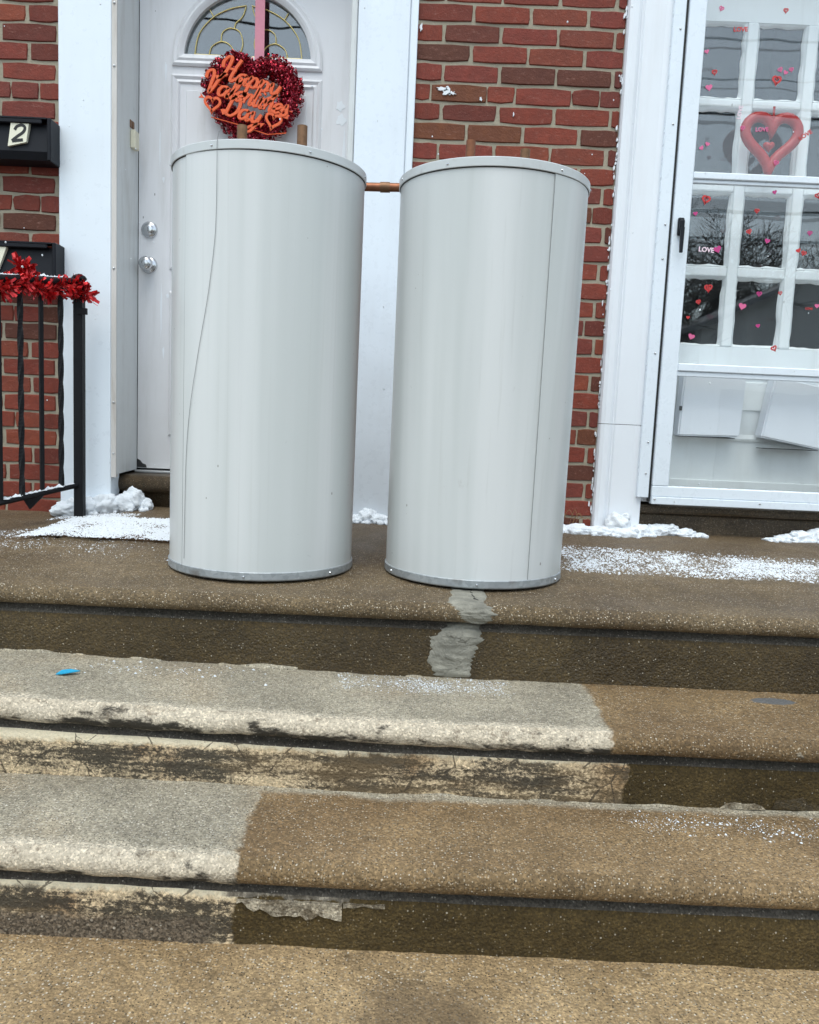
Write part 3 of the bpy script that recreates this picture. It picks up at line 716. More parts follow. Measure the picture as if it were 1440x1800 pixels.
# ------------------------------------------------------------------ right doorway
f = thing('door_frame', 'white painted timber door surround around the storm door', 'door frame', (1.3, 0, .03))
def casing_profile(mir):
    P = [(.692, .05), (.692, -.018), (.697, -.030), (.710, -.036), (.728, -.034), (.738, -.028), (.742, -.020), (.747, -.020), (.752, -.026), (.825, -.028), (.838, -.031), (.866, -.031), (.866, .05)]
    return [((2.586 - x) if mir else x, y) for x, y in P]
for mir in (0, 1):
    P = casing_profile(mir)
    for (z0, z1) in ((.012, .4355), (.4375, 2.42)):
        mb = MB(); n = len(P)
        mb.add([(x, y - (.0 if z0 > .1 else .0015), z0) for x, y in P] + [(x, y - (.0 if z0 > .1 else .0015), z1) for x, y in P], [(i, (i + 1) % n, n + (i + 1) % n, n + i) for i in range(n)] + [tuple(range(n)), tuple(range(2 * n - 1, n - 1, -1))])
        mb.build('casing', 'trim_old', f)
mb = MB(); mb.box(.867, 1.719, -.03, .11, 2.20, 2.42, .003); mb.build('head', 'trim_old', f)
for (x0, x1) in ((.868, .955), (1.63, 1.718)):
    mb = MB(); mb.box(x0, x1, .0, .11, .15, 2.199, .002); mb.build('jamb', 'trim_old', f)
s_ = thing('door_sill', 'dark brown stone sill below the storm door', 'sill', (1.3, 0, .03))
mb = MB(); mb.box(.8665, 1.7195, .012, .40, .0, .105, .008); mb.build('riser_stone', 'sill', s_)
mb = MB(); mb.box(.8665, 1.7195, -.012, .40, .1055, .14, .012); mb.build('tread_stone', 'sill', s_)

sd_ = thing('storm_door', 'white aluminium storm door with two glass panels and heart stickers', 'storm door', (1.29, -.05, .146))
SY = -.062
def bar(name, x0, x1, z0, z1, y0=SY, y1=-.028, b=.003, par=sd_, mat='storm_white'):
    mb = MB(); mb.box(x0, x1, y0, y1, z0, z1, b); return mb.build(name, mat, par)
zf = bar('mounting_frame', .846, .888, .17, 2.16, -.052, -.0315, .002)
for z in (1.819, 1.5, 1.156, 1.036, .70, .376, .260):
    mb = MB(); mb.lathe([(.0001, .003), (.003, .0026), (.0042, 0)], (.872, -.0522, z), 'Y', 10); mb.build('screw', 'steel', zf)
bar('mounting_frame', 1.694, 1.736, .17, 2.16, -.052, -.0315, .002)
bar('dark_gap_strip', .8885, .8965, .155, 2.15, -.046, -.03, 0, mat='matte_black')  # black strip: shade in the gap beside the stile put in as colour
bar('stile', .897, .957, .2165, 2.14); bar('stile', 1.627, 1.687, .2165, 2.14)
bar('bottom_rail', .897, 1.687, .176, .216); bar('top_rail', .9575, 1.6265, 2.08, 2.14)
bar('sweep', .8975, 1.6865, .148, .1755, -.066, -.03, .002)
r1 = bar('middle_rail', .9575, 1.6265, .640, .668, SY + .001, -.03); bar('rail_lip', .9575, 1.6265, .622, .6395, SY + .008, -.03, .002, r1)
r2 = bar('glass_rail', .9575, 1.6265, 1.318, 1.342, SY + .004, -.034); bar('rail_lip', .9575, 1.6265, 1.305, 1.3175, SY + .012, -.034, .002, r2)
for (x, z) in ((.908, .166), (1.30, .166), (1.62, .166)):
    mb = MB(); mb.lathe([(.0001, .003), (.003, .0026), (.0045, 0)], (x, -.0662, z), 'Y', 10); mb.build('screw', 'steel', sd_)
gl = {}
for nm, z0, z1, y in (('upper', 1.3305, 2.09, -.046), ('middle', .66, 1.325, -.042), ('lower', .21, .63, -.042)):
    mb = MB(); mb.box(.950, 1.634, y, y + .004, z0, z1); gl[nm] = mb.build('glass', 'storm_glass', sd_)
h_ = thing('dummy', '', '') if False else None
mb = MB(); mb.box(.912, .934, SY - .014, SY + .001, 1.116, 1.178, .005); hp = mb.build('handle', 'black_paint', sd_)
mb = MB(); mb.box(.914, .931, SY - .030, SY - .0145, 1.128, 1.168, .005)
mb.add([(.916, SY - .034, 1.14), (.930, SY - .034, 1.14), (.927, SY - .040, 1.052), (.917, SY - .040, 1.052), (.916, SY - .022, 1.14), (.930, SY - .022, 1.14), (.927, SY - .030, 1.052), (.917, SY - .030, 1.052)],
       [(0, 1, 2, 3), (7, 6, 5, 4), (0, 4, 5, 1), (1, 5, 6, 2), (2, 6, 7, 3), (3, 7, 4, 0)]); mb.build('lever', 'black_paint', hp)
# gel clings on the glass
def word(txt, x, z, h, rot, mat, y, parent, name):
    cu = bpy.data.curves.new('t', 'FONT'); cu.body = txt; cu.size = h * 1.38; cu.extrude = .0006; cu.offset = h * .035; cu.align_x = 'CENTER'; cu.align_y = 'CENTER'; cu.resolution_u = 3
    ob = bpy.data.objects.new('t', cu); COL.objects.link(ob); dg = bpy.context.evaluated_depsgraph_get()
    me = bpy.data.meshes.new_from_object(ob.evaluated_get(dg)); bpy.data.objects.remove(ob)
    me.transform(Matrix.Translation((x, y, z)) @ Matrix.Rotation(-rot, 4, 'Y') @ Matrix.Rotation(math.pi / 2, 4, 'X'))
    me.materials.clear(); me.materials.append(M[mat]); me.name = name; return link(name, me, parent)
def gel(x, z, sz, mat, style, rot=0):
    sz *= .86
    g = gl['upper'] if z > 1.33 else gl['middle'] if z > .645 else gl['lower']; y = (-.0463 if z > 1.33 else -.0423)
    mb = MB()
    if style == 's': mb.poly(heart(x, z, sz, rot), y - .0016, y)
    elif style == 'o': mb.sweep(heart(x, z, sz * .8, rot), [(-sz * .1, y), (-sz * .1, y - .0018), (sz * .1, y - .0018), (sz * .1, y)], closed=True)
    elif style == 'd': mb.sweep(heart(x, z, sz * .85, rot), [(-sz * .08, y), (-sz * .08, y - .0018), (sz * .08, y - .0018), (sz * .08, y)], closed=True); mb.poly(heart(x, z, sz * .42, rot), y - .0016, y)
    mb.build('heart_sticker', mat, g)
P_, Q_, K_ = 'pink_gel', 'magenta_gel', 'red_gel'
for a in ((1.011, 1.894, .022, P_, 'd', -.4), (1.236, 1.897, .022, K_, 'o', 0), (.972, 1.750, .02, P_, 's', .3), (1.005, 1.683, .024, K_, 'o', .1), (.990, 1.631, .030, P_, 's', .2),
          (1.235, 1.701, .022, P_, 'd', .5), (1.255, 1.692, .02, P_, 's', -.4), (1.274, 1.703, .02, P_, 'd', .2), (1.226, 1.666, .042, K_, 'o', -.1), (1.121, 1.500, .022, P_, 'd', 0), (.981, 1.426, .02, P_, 's', .6), (1.001, 1.440, .02, P_, 's', -.3),
          (1.251, 1.387, .024, P_, 'd', -.3), (1.269, 1.328, .018, Q_, 's', 0), (1.257, 1.287, .02, Q_, 's', .3), (1.014, 1.252, .040, K_, 'o', -.2), (1.412, 1.282, .026, K_, 'o', .4), (.980, 1.201, .02, Q_, 's', .2),
          (1.200, 1.220, .022, K_, 'd', 0), (1.178, 1.147, .024, K_, 'd', .4), (1.247, 1.117, .024, Q_, 's', -.2), (1.397, 1.151, .022, Q_, 'd', 0), (1.070, 1.080, .034, Q_, 's', .4), (1.362, 1.088, .022, K_, 's', .4), (1.382, 1.080, .024, K_, 'd', -.3),
          (1.049, .943, .036, K_, 'd', .1), (1.235, .930, .024, Q_, 'd', 0), (1.311, .936, .018, K_, 'o', .2), (1.017, .892, .022, K_, 'd', .3), (1.178, .883, .034, P_, 's', -.2), (.984, .835, .016, K_, 's', 0), (1.002, .767, .030, P_, 's', -.3),
          (1.241, .816, .020, Q_, 's', .2), (1.307, .738, .028, K_, 'o', .5), (1.449, .896, .022, P_, 's', 0)): gel(*a)
for (tx, x, z, h, rot, mt) in (('LOVE', 1.084, 1.828, .015, .05, K_), ('LOVE', 1.107, 1.552, .014, 1.45, 'white_gel'), ('LOVE', 1.190, 1.497, .014, .05, P_), ('LOVE', 1.346, 1.485, .015, .6, K_), ('LOVE', 1.030, 1.076, .017, -.05, 'white_gel'), ('LOVE', 1.421, .885, .008, -.05, K_)):
    g = gl['upper'] if z > 1.33 else gl['middle']; word(tx, x, z, h, rot, mt, (-.0468 if z > 1.33 else -.0428), g, 'word_sticker')

d2 = thing('inner_door', 'white door with twelve small glass panes behind the storm door', 'door', (1.29, .1, .146))
IY = .10
cols = [(.983, 1.163), (1.2035, 1.3835), (1.424, 1.604)]; rows = [(.750, 1.010), (1.047, 1.320), (1.362, 1.620), (1.652, 1.921)]
mb = MB()
xs = [.9555] + [c for p in cols for c in p] + [1.6295]; zs = [.665] + [c for p in rows for c in p] + [2.19]
mb.box(.9555, 1.6295, IY, IY + .04, .66, .750); mb.box(.9555, 1.6295, IY, IY + .04, 1.921, 2.19)
mb.box(.9555, .983, IY, IY + .04, .7501, 1.9209); mb.box(1.604, 1.6295, IY, IY + .04, .7501, 1.9209); mb.build('window_frame', 'inner_door_paint', d2)
for k in range(2):
    mb = MB(); mb.box(cols[k][1], cols[k + 1][0], IY - .004, IY + .036, .7503, 1.9207, .006); mb.build('muntin', 'inner_door_paint', d2)
for k in range(3):
    for q in range(3):
        mb = MB(); mb.box(cols[q][0] + .0003, cols[q][1] - .0003, IY - .002, IY + .035, rows[k][1], rows[k + 1][0], .006); mb.build('muntin', 'inner_door_paint', d2)
bead_p = [(-.006, IY + .004), (-.006, IY + .012), (.006, IY + .030), (.006, IY + .004)]
for (x0, x1) in cols:
    for (z0, z1) in rows:
        mb = MB(); mb.box(x0, x1, IY + .020, IY + .023, z0, z1); pn = mb.build('pane', 'pane_glass', d2)
        mb = MB(); ring = []
        r = random.Random(int(x0 * 997 + z0 * 31)); m = 8
        for (ax, az, bx, bz) in ((x0, z0, x1, z0), (x1, z0, x1, z1), (x1, z1, x0, z1), (x0, z1, x0, z0)):
            for k in range(m): ring.append((ax + (bx - ax) * k / m, az + (bz - az) * k / m))
        mb.sweep(ring, [(.001, IY + .001), (.006, IY + .008), (.010, IY + .0195), (-.002, IY + .0195)], closed=True, wscale=[r.uniform(.7, 1.35) for _ in ring]); mb.build('putty_bead', 'inner_door_paint', pn)
mb = MB(); mb.box(.9555, 1.6295, IY - .001, IY + .04, .155, .6599, .002); lo = mb.build('bottom_panel', 'inner_door_paint', d2)
pm2 = [(-.012, IY), (-.012, IY - .010), (-.003, IY - .013), (.006, IY - .006), (.014, IY)]
mb = MB(); mb.sweep([(.99, .405), (1.595, .405), (1.595, .64), (.99, .64)], pm2, closed=True); mb.build('moulding', 'inner_door_paint', lo)
mb = MB(); mb.box(1.02, 1.565, IY - .008, IY, .51, .62, .003); mb.build('raised_panel', 'inner_door_paint', lo)
mb = MB(); mb.box(.9555, 1.6295, IY - .012, IY - .0015, .205, .238, .003); mb.build('kick_strip', 'inner_door_paint', lo)
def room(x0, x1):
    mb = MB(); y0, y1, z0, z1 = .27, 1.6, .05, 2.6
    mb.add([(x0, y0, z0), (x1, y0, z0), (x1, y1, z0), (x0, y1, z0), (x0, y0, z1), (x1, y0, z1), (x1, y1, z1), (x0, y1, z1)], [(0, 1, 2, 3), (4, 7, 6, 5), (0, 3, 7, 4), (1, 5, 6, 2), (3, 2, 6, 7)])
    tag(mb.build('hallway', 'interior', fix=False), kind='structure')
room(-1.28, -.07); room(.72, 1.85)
def hung_box(label, pts, y0, y1):
    o = thing('hanging_box', label, 'box', (sum(p[0] for p in pts) / 4, .06, pts[0][1]), 'white boxes behind the storm glass')
    mb = MB(); mb.poly(pts, y0, y1)
    bm = bmesh.new(); vv = [bm.verts.new(v) for v in mb.v]
    for q in mb.f: bm.faces.new([vv[i] for i in q])
    bmesh.ops.recalc_face_normals(bm, faces=bm.faces[:]); bmesh.ops.bevel(bm, geom=bm.edges[:], offset=.006, segments=3, affect='EDGES')
    m2 = MB(); m2.bm(bm); m2.build('shell', 'box_white', o)
    (ax, az), (bx, bz) = pts[0], pts[1]
    mb = MB(); mb.box(ax + .012, bx - .012, y0 + .012, y1 - .001, min(az, bz) - .003, min(az, bz) - .0005); mb.build('bottom_lip', 'matte_black', o)
    mb = MB(); mb.box(ax + .0, ax + .008, y0 - .0006, y0 + .012, az + .095, az + .112, .001)
    return o, mb
o, mb = hung_box('upright white metal box hanging inside the storm door glass', [(1.003, .404), (1.236, .408), (1.245, .64), (1.010, .645)], .022, .088); mb.build('latch_slot', 'ink', o)
o, mb = hung_box('tilted white metal box hanging inside the storm door, nearer the photo edge', [(1.318, .412), (1.555, .372), (1.59, .60), (1.352, .645)], .020, .088)

# padded heart hanging in the storm door
o = thing('heart_ornament', 'red padded open heart with small heart hanging behind the storm door glass', 'ornament', (1.25, .04, 1.37))
hp_ = heart(1.258, 1.498, .205, 0, 48); hp_ = [(x, z if z > 1.44 else 1.44 - (1.44 - z) * 1.25) for x, z in hp_]
oc = [(-.019 * math.cos(2 * math.pi * k / 12), .035 + .016 * math.sin(2 * math.pi * k / 12)) for k in range(12)]
mb = MB(); mb.sweep(hp_, oc, closed=True, smooth=True); mb.build('heart_ring', 'heart_red', o)
mb = MB(); H = heart(1.252, 1.468, .046, .06, 28); lay = [(0, .020), (.55, .022), (.85, .027), (1, .035), (.85, .043), (.55, .048), (0, .05)]
vs = []; 
for k, y in lay: vs += [(1.252 + (x - 1.252) * k, y, 1.468 + (z - 1.468) * k) for x, z in H]
n = len(H); mb.add(vs, [(a * n + b, a * n + (b + 1) % n, (a + 1) * n + (b + 1) % n, (a + 1) * n + b) for a in range(6) for b in range(n)], True); mb.build('small_heart', 'heart_red', o)
mb = MB(); mb.box(1.254, 1.262, .030, .032, 1.535, 1.606); mb.build('ribbon', 'heart_red', o)
mb = MB(); mb.tube([(1.255, .035, 1.53), (1.252, .035, 1.485)], .0012, 5); mb.build('thread', 'heart_red', o)

# ------------------------------------------------------------------ mailboxes
def mailbox(label, x0, x1, z0, z1):
    o = thing('mailbox', label, 'mailbox', ((x0 + x1) / 2, 0, z0), 'black mailboxes on the brick wall')
    mb = MB(); P = [(-.012, z0), (-.085, z0 + .004), (-.098, z0 + .03), (-.088, z1 - .018), (-.012, z1 - .004)]
    n = len(P); mb.add([(x0, y, z) for y, z in P] + [(x1 - .014, y, z) for y, z in P], [(i, (i + 1) % n, n + (i + 1) % n, n + i) for i in range(n)] + [tuple(range(n)), tuple(range(2 * n - 1, n - 1, -1))])
    mb.build('body', 'black_paint', o)
    mb = MB(); mb.box(x1 - .0138, x1, -.108, -.010, z0 - .002, z1, .003); mb.build('end_cap', 'black_paint', o)
    mb = MB(); mb.box(x0 - .004, x1 - .030, -.112, -.100, z1 - .022, z1 - .006, .003)
    mb.add([(x0 - .004, -.112, z1 - .006), (x1 - .0145, -.112, z1 - .006), (x1 - .0145, -.010, z1 + .004), (x0 - .004, -.010, z1 + .004), (x0 - .004, -.112, z1 - .001), (x1 - .0145, -.112, z1 - .001), (x1 - .0145, -.010, z1 + .009), (x0 - .004, -.010, z1 + .009)],
           [(0, 3, 2, 1), (4, 5, 6, 7), (0, 1, 5, 4), (1, 2, 6, 5), (2, 3, 7, 6), (3, 0, 4, 7)]); mb.build('lid', 'black_paint', o)
    return o
m1 = mailbox('black metal mailbox with a tilted number 2 sticker', -1.64, -1.313, 1.268, 1.41)
m2 = mailbox('black metal mailbox behind the tinsel-wrapped railing, below the number 2 mailbox', -1.64, -1.298, .845, .988)
mb = MB(); mb.poly([(-1.452, 1.392), (-1.389, 1.392), (-1.399, 1.326), (-1.464, 1.310)], -.1065, -.090)
st = mb.build('number_sticker', 'cream_sticker', m1)
mb = MB(); two = catmull([(-.017, .012), (-.012, .024), (.003, .029), (.015, .021), (.013, .006), (-.004, -.010), (-.018, -.025)], 7)
mb.sweep([(-1.424 + p.x * 1.05 + p.y * .25, 1.353 + p.y * 1.0) for p in two], [(-.0048, -.1066), (-.0048, -.1074), (.0048, -.1074), (.0048, -.1066)])
mb.sweep([(-1.424 - .0245, 1.3275), (-1.424 + .0135, 1.333)], [(-.005, -.1067), (-.005, -.1076), (.005, -.1076), (.005, -.1067)])
mb.build('number_two', 'ink', st)
mb = MB(); mb.poly([(-1.545, .966), (-1.474, .966), (-1.502, .888), (-1.56, .885)], -.1065, -.090); mb.build('number_sticker', 'cream_sticker', m2)

# ------------------------------------------------------------------ iron railing + garland
o = thing('iron_railing', 'black wrought iron railing with twisted bars beside the steps', 'railing', (-1.2, -.17, .025))
A = Vector((-1.193, -.16)); B = Vector((-1.328, -.46)); dv = B - A
def RP(q, z): p = A + dv * q; return (p.x, p.y, z)
ztop = lambda q: .848 - .042 * q; zbot = lambda q: .135 - .040 * q
mb = MB(); mb.box(A.x - .016, A.x + .016, A.y - .016, A.y + .016, .02, .855, .002); mb.build('post', 'black_metal', o)
mb = MB(); mb.lathe([(.024, 0), (.026, .006), (.02, .014), (.0001, .022)], (A.x, A.y, .855), 'Z', 16); mb.build('post_cap', 'black_metal', o)
mb = MB(); mb.box(A.x + .0, A.x + .034, A.y - .022, A.y - .010, .735, .757, .001); mb.build('bracket', 'black_metal', o)
mb = MB(); mb.tube([RP(q / 6 * 3, ztop(q / 6 * 3)) for q in range(7)], .017, 10, flat=.8); mb.build('top_rail', 'black_metal', o)
mb = MB(); mb.tube([RP(q / 6 * 3, zbot(q / 6 * 3)) for q in range(7)], .011, 6, flat=.9); mb.build('bottom_rail', 'black_metal', o)
for k in range(1, 11):
    q = k * .25; mb = MB(); z0, z1 = zbot(q), ztop(q) - .01; n = 60 if k % 2 else 2
    pth = [RP(q, z0 + (z1 - z0) * i / (n - 1)) for i in range(n)]
    tw = [(0 if i < 8 or i > 52 else 1) for i in range(n)]
    if n == 2: mb.tube(pth, .0088, 4, smooth=False)
    else: mb.tube(pth, .0098, 4, twist=.19, smooth=False)
    mb.build('baluster', 'black_metal', o)
mb = MB(); p = RP(.62, 0); mb.add([(p[0] - .03, p[1] - .03, .115), (p[0] + .03, p[1] + .04, .12), (p[0] - .012, p[1], .062), (p[0] - .03, p[1] - .018, .115), (p[0] + .03, p[1] + .052, .12), (p[0] - .012, p[1] + .012, .062)],
    [(0, 1, 2), (5, 4, 3), (0, 3, 4, 1), (1, 4, 5, 2), (2, 5, 3, 0)]); mb.build('broken_scroll', 'black_metal', o)
g = MB()
def strip(mb, c, dirv, L, wd, r):
    d_ = dirv.normalized(); a = d_.cross(Vector((r.uniform(-1, 1), r.uniform(-1, 1), r.uniform(-1, 1)))).normalized(); nrm = d_.cross(a)
    p0, p1, p2 = c, c + d_ * L * .55 + nrm * L * .08, c + d_ * L + nrm * r.uniform(-.3, .3) * L
    th = nrm * .0004
    mb.add([p0 - a * wd * .6, p0 + a * wd * .6, p1 + a * wd, p1 - a * wd, p2 + a * wd * .8, p2 - a * wd * .8], [(0, 1, 2, 3), (3, 2, 4, 5)])
r = random.Random(4)
for i in range(1500):
    q = r.uniform(-.12, 2.2); dens = .62 + .38 * max(0, math.sin(q * 9 + 1.2)) ** 2
    if q < .12: dens = 1
    if r.random() > dens: continue
    sp = math.sin(q * 11); c = Vector(RP(q, ztop(max(q, 0)) - .022 + .014 * sp + (.0 if q > .1 else -.01)))
    dd = Vector((r.uniform(-1, 1), r.uniform(-1, 1), r.uniform(-1, .8)))
    strip(g, c + dd * .008, dd, r.uniform(.02, .045), r.uniform(.0025, .0065), r)
for (q, zz, n) in ((.70, .028, 110), (.02, -.02, 150)):
    for i in range(n):
        c = Vector(RP(q + r.uniform(-.07, .07), ztop(q) + zz + r.uniform(-.03, .02))); dd = Vector((r.uniform(-1, 1), r.uniform(-1, 1), r.uniform(-1, 1)))
        strip(g, c, dd, r.uniform(.02, .04), r.uniform(.004, .009), r)
ga = thing('tinsel_garland', 'red foil tinsel garland wound along the black railing', 'garland', (-1.25, -.3, .8))
tag(g.build('foil_strips', 'garland', ga, fix=False), kind='stuff')

# ------------------------------------------------------------------ wreath
wr = thing('valentine_wreath', 'dark red tinsel wreath with orange Happy Valentines Day lettering on the door', 'wreath', (-.65, .12, 1.42))
cx, cz = -.655, 1.590
OUTL = [(0.001, 0.146), (0.071, 0.164), (0.135, 0.141), (0.179, 0.093), (0.196, 0.022), (0.172, -0.05), (0.131, -0.109), (0.079, -0.152), (0.004, -0.176), (-0.072, -0.158), (-0.126, -0.113), (-0.17, -0.054), (-0.199, 0.016), (-0.193, 0.077), (-0.152, 0.135), (-0.099, 0.165), (-0.046, 0.171)]
OUTL = [(x * (1 - .052 / math.hypot(x, z)), z * (1 - .052 / math.hypot(x, z))) for x, z in OUTL]
RC = [tuple(p) for p in catmull([OUTL[-1]] + OUTL + OUTL[:2], 8)][8:-8]
def ringpt(a):
    q = (a / (2 * math.pi) % 1) * (len(RC) - 1); i = int(q); f_ = q - i; j = min(i + 1, len(RC) - 1)
    return cx + RC[i][0] * (1 - f_) + RC[j][0] * f_, cz + RC[i][1] * (1 - f_) + RC[j][1] * f_
mb = MB(); pth = [ringpt(2 * math.pi * k / 64) for k in range(64)]
mb.sweep(pth, [(-.030 * math.cos(2 * math.pi * k / 8), .140 + .026 * math.sin(2 * math.pi * k / 8)) for k in range(8)], closed=True, smooth=True); mb.build('ring_core', 'tinsel', wr)
r = random.Random(11); mb = MB()
for i in range(3200):
    a = r.uniform(0, 2 * math.pi); x, z = ringpt(a); b = r.uniform(0, 2 * math.pi); rho = r.uniform(.024, .048)
    out = Vector(((x - cx), 0, (z - cz))).normalized()
    dirv = out * math.cos(b) + Vector((0, -1, 0)) * math.sin(b)
    if dirv.y > .6: continue
    c = Vector((x, .140, z)) + dirv * rho
    ax = Vector((r.gauss(0, 1), r.gauss(0, 1), r.gauss(0, 1))).normalized(); u = ax.cross(Vector((.3, .8, .5))).normalized(); v = ax.cross(u)
    rad = r.uniform(.0045, .0075); wd = r.uniform(.0015, .003); n = 7
    vs = []
    for k in range(n):
        p = c + (u * math.cos(2 * math.pi * k / n) + v * math.sin(2 * math.pi * k / n) * .8) * rad; vs += [p - ax * wd, p + ax * wd]
    mb.add(vs, [(2 * k, 2 * k + 1, (2 * k + 3) % (2 * n), (2 * k + 2) % (2 * n)) for k in range(n)], True)
tag(mb.build('tinsel_loops', 'tinsel', wr, fix=False), kind='stuff')
mb = MB(); mb.add([(-.660, .165, 1.735), (-.624, .165, 1.737), (-.666, .178, 2.31), (-.630, .178, 2.31), (-.660, .167, 1.735), (-.624, .167, 1.737), (-.666, .180, 2.31), (-.630, .180, 2.31)],
    [(0, 1, 3, 2), (4, 6, 7, 5), (0, 2, 6, 4), (1, 5, 7, 3), (2, 3, 7, 6), (0, 4, 5, 1)]); mb.build('ribbon', 'pink_ribbon', wr)
GL = {'a': ([[(.95, .8), (.7, 1), (.3, .9), (.1, .5), (.2, .1), (.5, 0), (.8, .3), (.98, .98)], [(.98, .98), (.92, .3), (1.05, 0), (1.3, .25)]], 1.25),
 'p': ([[(0, .6), (.2, 1.02), (.17, 0), (.08, -1.0)], [(.15, .3), (.4, .95), (.75, .95), (.9, .5), (.7, .05), (.3, .1)], [(.7, .05), (1.15, .3)]], 1.15),
 'y': ([[(0, .7), (.15, 1), (.25, .3), (.5, .05), (.8, .4), (.97, 1)], [(.97, 1), (.85, 0), (.6, -.85), (.2, -1.05), (.05, -.8), (.5, -.35), (1.1, .1)]], 1.2),
 'H': ([[(-.05, 1.1), (-.2, 1.7), (.1, 2.3), (.45, 2.25), (.5, 1.4), (.3, .3), (-.05, -.1), (-.3, .15)], [(1.45, 2.35), (1.2, 1.3), (1.1, .25), (1.3, 0), (1.65, .4)], [(.3, 1.1), (.8, 1.2), (1.4, 1.15)]], 1.7),
 'V': ([[(-.3, 1.3), (-.35, 1.9), (.05, 2.25), (.35, 1.8), (.42, .8), (.55, 0), (.8, .6), (1.0, 1.5), (1.3, 2.2), (1.6, 2.1)]], 1.35),
 'l': ([[(0, .2), (.5, 1.2), (.62, 2.0), (.4, 2.25), (.25, 1.7), (.2, .4), (.4, 0), (.7, .25)]], .65),
 'e': ([[(0, .3), (.5, .5), (.75, .8), (.5, 1), (.2, .8), (.1, .4), (.35, 0), (.9, .28)]], .85),
 'n': ([[(0, .6), (.15, 1), (.15, 0)], [(.15, .3), (.45, .95), (.75, .9), (.75, .2), (.9, 0), (1.1, .25)]], 1.05),
 't': ([[(.25, 1.9), (.15, .4), (.35, 0), (.65, .25)], [(-.15, 1.25), (.55, 1.3)]], .6),
 'i': ([[(0, .3), (.2, 1), (.2, .3), (.35, 0), (.6, .25)], [(.2, 1.45), (.26, 1.62)]], .55),
 's': ([[(0, .2), (.4, 1.05), (.5, .65), (.65, .25), (.4, -.05), (.05, .1)]], .7),
 'D': ([[(.35, 2.1), (.2, 1), (.15, .05)], [(.0, .1), (.7, -.02), (1.2, .7), (1.05, 1.75), (.35, 2.2), (-.35, 1.95), (-.4, 1.5)]], 1.4)}
sgn = None
def lettering(txt, ox, oz, u, slope):
    global sgn
    x = 0
    for ch in txt:
        st_, adv = GL[ch]; mb = MB()
        for si, s0 in enumerate(st_):
            P = catmull([(a + x, b) for a, b in s0], 7) if len(s0) > 2 else [Vector((a + x, b)) for a, b in s0]
            pts = []; ws = []
            for p in P:
                X, Zz = (p.x + .16 * p.y) * u, p.y * u
                pts.append((ox + X * math.cos(slope) + Zz * math.sin(slope) * 1.0, oz - X * math.sin(slope) + Zz * math.cos(slope)))
            for i in range(len(pts)):
                a, b = pts[max(i - 1, 0)], pts[min(i + 1, len(pts) - 1)]; L = math.hypot(b[0] - a[0], b[1] - a[1]) or 1
                ws.append(.62 + .5 * abs(b[1] - a[1]) / L)
            yo = si * .0004
            mb.sweep(pts, [(-.0060, .074 + yo), (-.0052, .071 + yo), (.0052, .071 + yo), (.0060, .074 + yo), (.0060, .079 + yo), (-.0060, .079 + yo)], wscale=ws)
        o = mb.build('letter', 'orange_foil', sgn); x += adv
mb = MB()
mb.tube([(-.80, .083, 1.50), (-.70, .083, 1.478), (-.59, .083, 1.447), (-.52, .083, 1.455)], .002, 6); mb.tube([(-.79, .083, 1.62), (-.65, .083, 1.58), (-.5, .083, 1.53)], .002, 6)
sgn = mb.build('lettering_sign', 'orange_foil', wr)
SL = R(14.5)
lettering('Happy', -.770, 1.637, .0352, SL); lettering('Valentines', -.826, 1.590, .0352, SL); lettering('Day', -.750, 1.512, .0352, SL)
for (hx, hz, rot) in ((-.794, 1.545, -.08), (-.568, 1.495, -.25)):
    mb = MB(); mb.sweep(heart(hx, hz, .060, rot, 32), [(-.0045, .079), (-.0045, .072), (.0045, .072), (.0045, .079)], closed=True)
    dx, dz = math.cos(.55), -math.sin(.55)
    if hx > -.7: dz = math.sin(.35); dx = math.cos(.35)
    mb.poly([(hx + dx * .036, hz + dz * .036), (hx + dx * .052 + dz * .012, hz + dz * .052 - dx * .012), (hx + dx * .062, hz + dz * .062), (hx + dx * .052 - dz * .012, hz + dz * .052 + dx * .012)], .073, .078)
    mb.poly([(hx - dx * .034, hz - dz * .034), (hx - dx * .054 + dz * .010, hz - dz * .054 - dx * .010), (hx - dx * .050, hz - dz * .050), (hx - dx * .058 - dz * .008, hz - dz * .058 + dx * .008)], .073, .078)
    mb.build('heart_cutout', 'orange_foil', sgn)

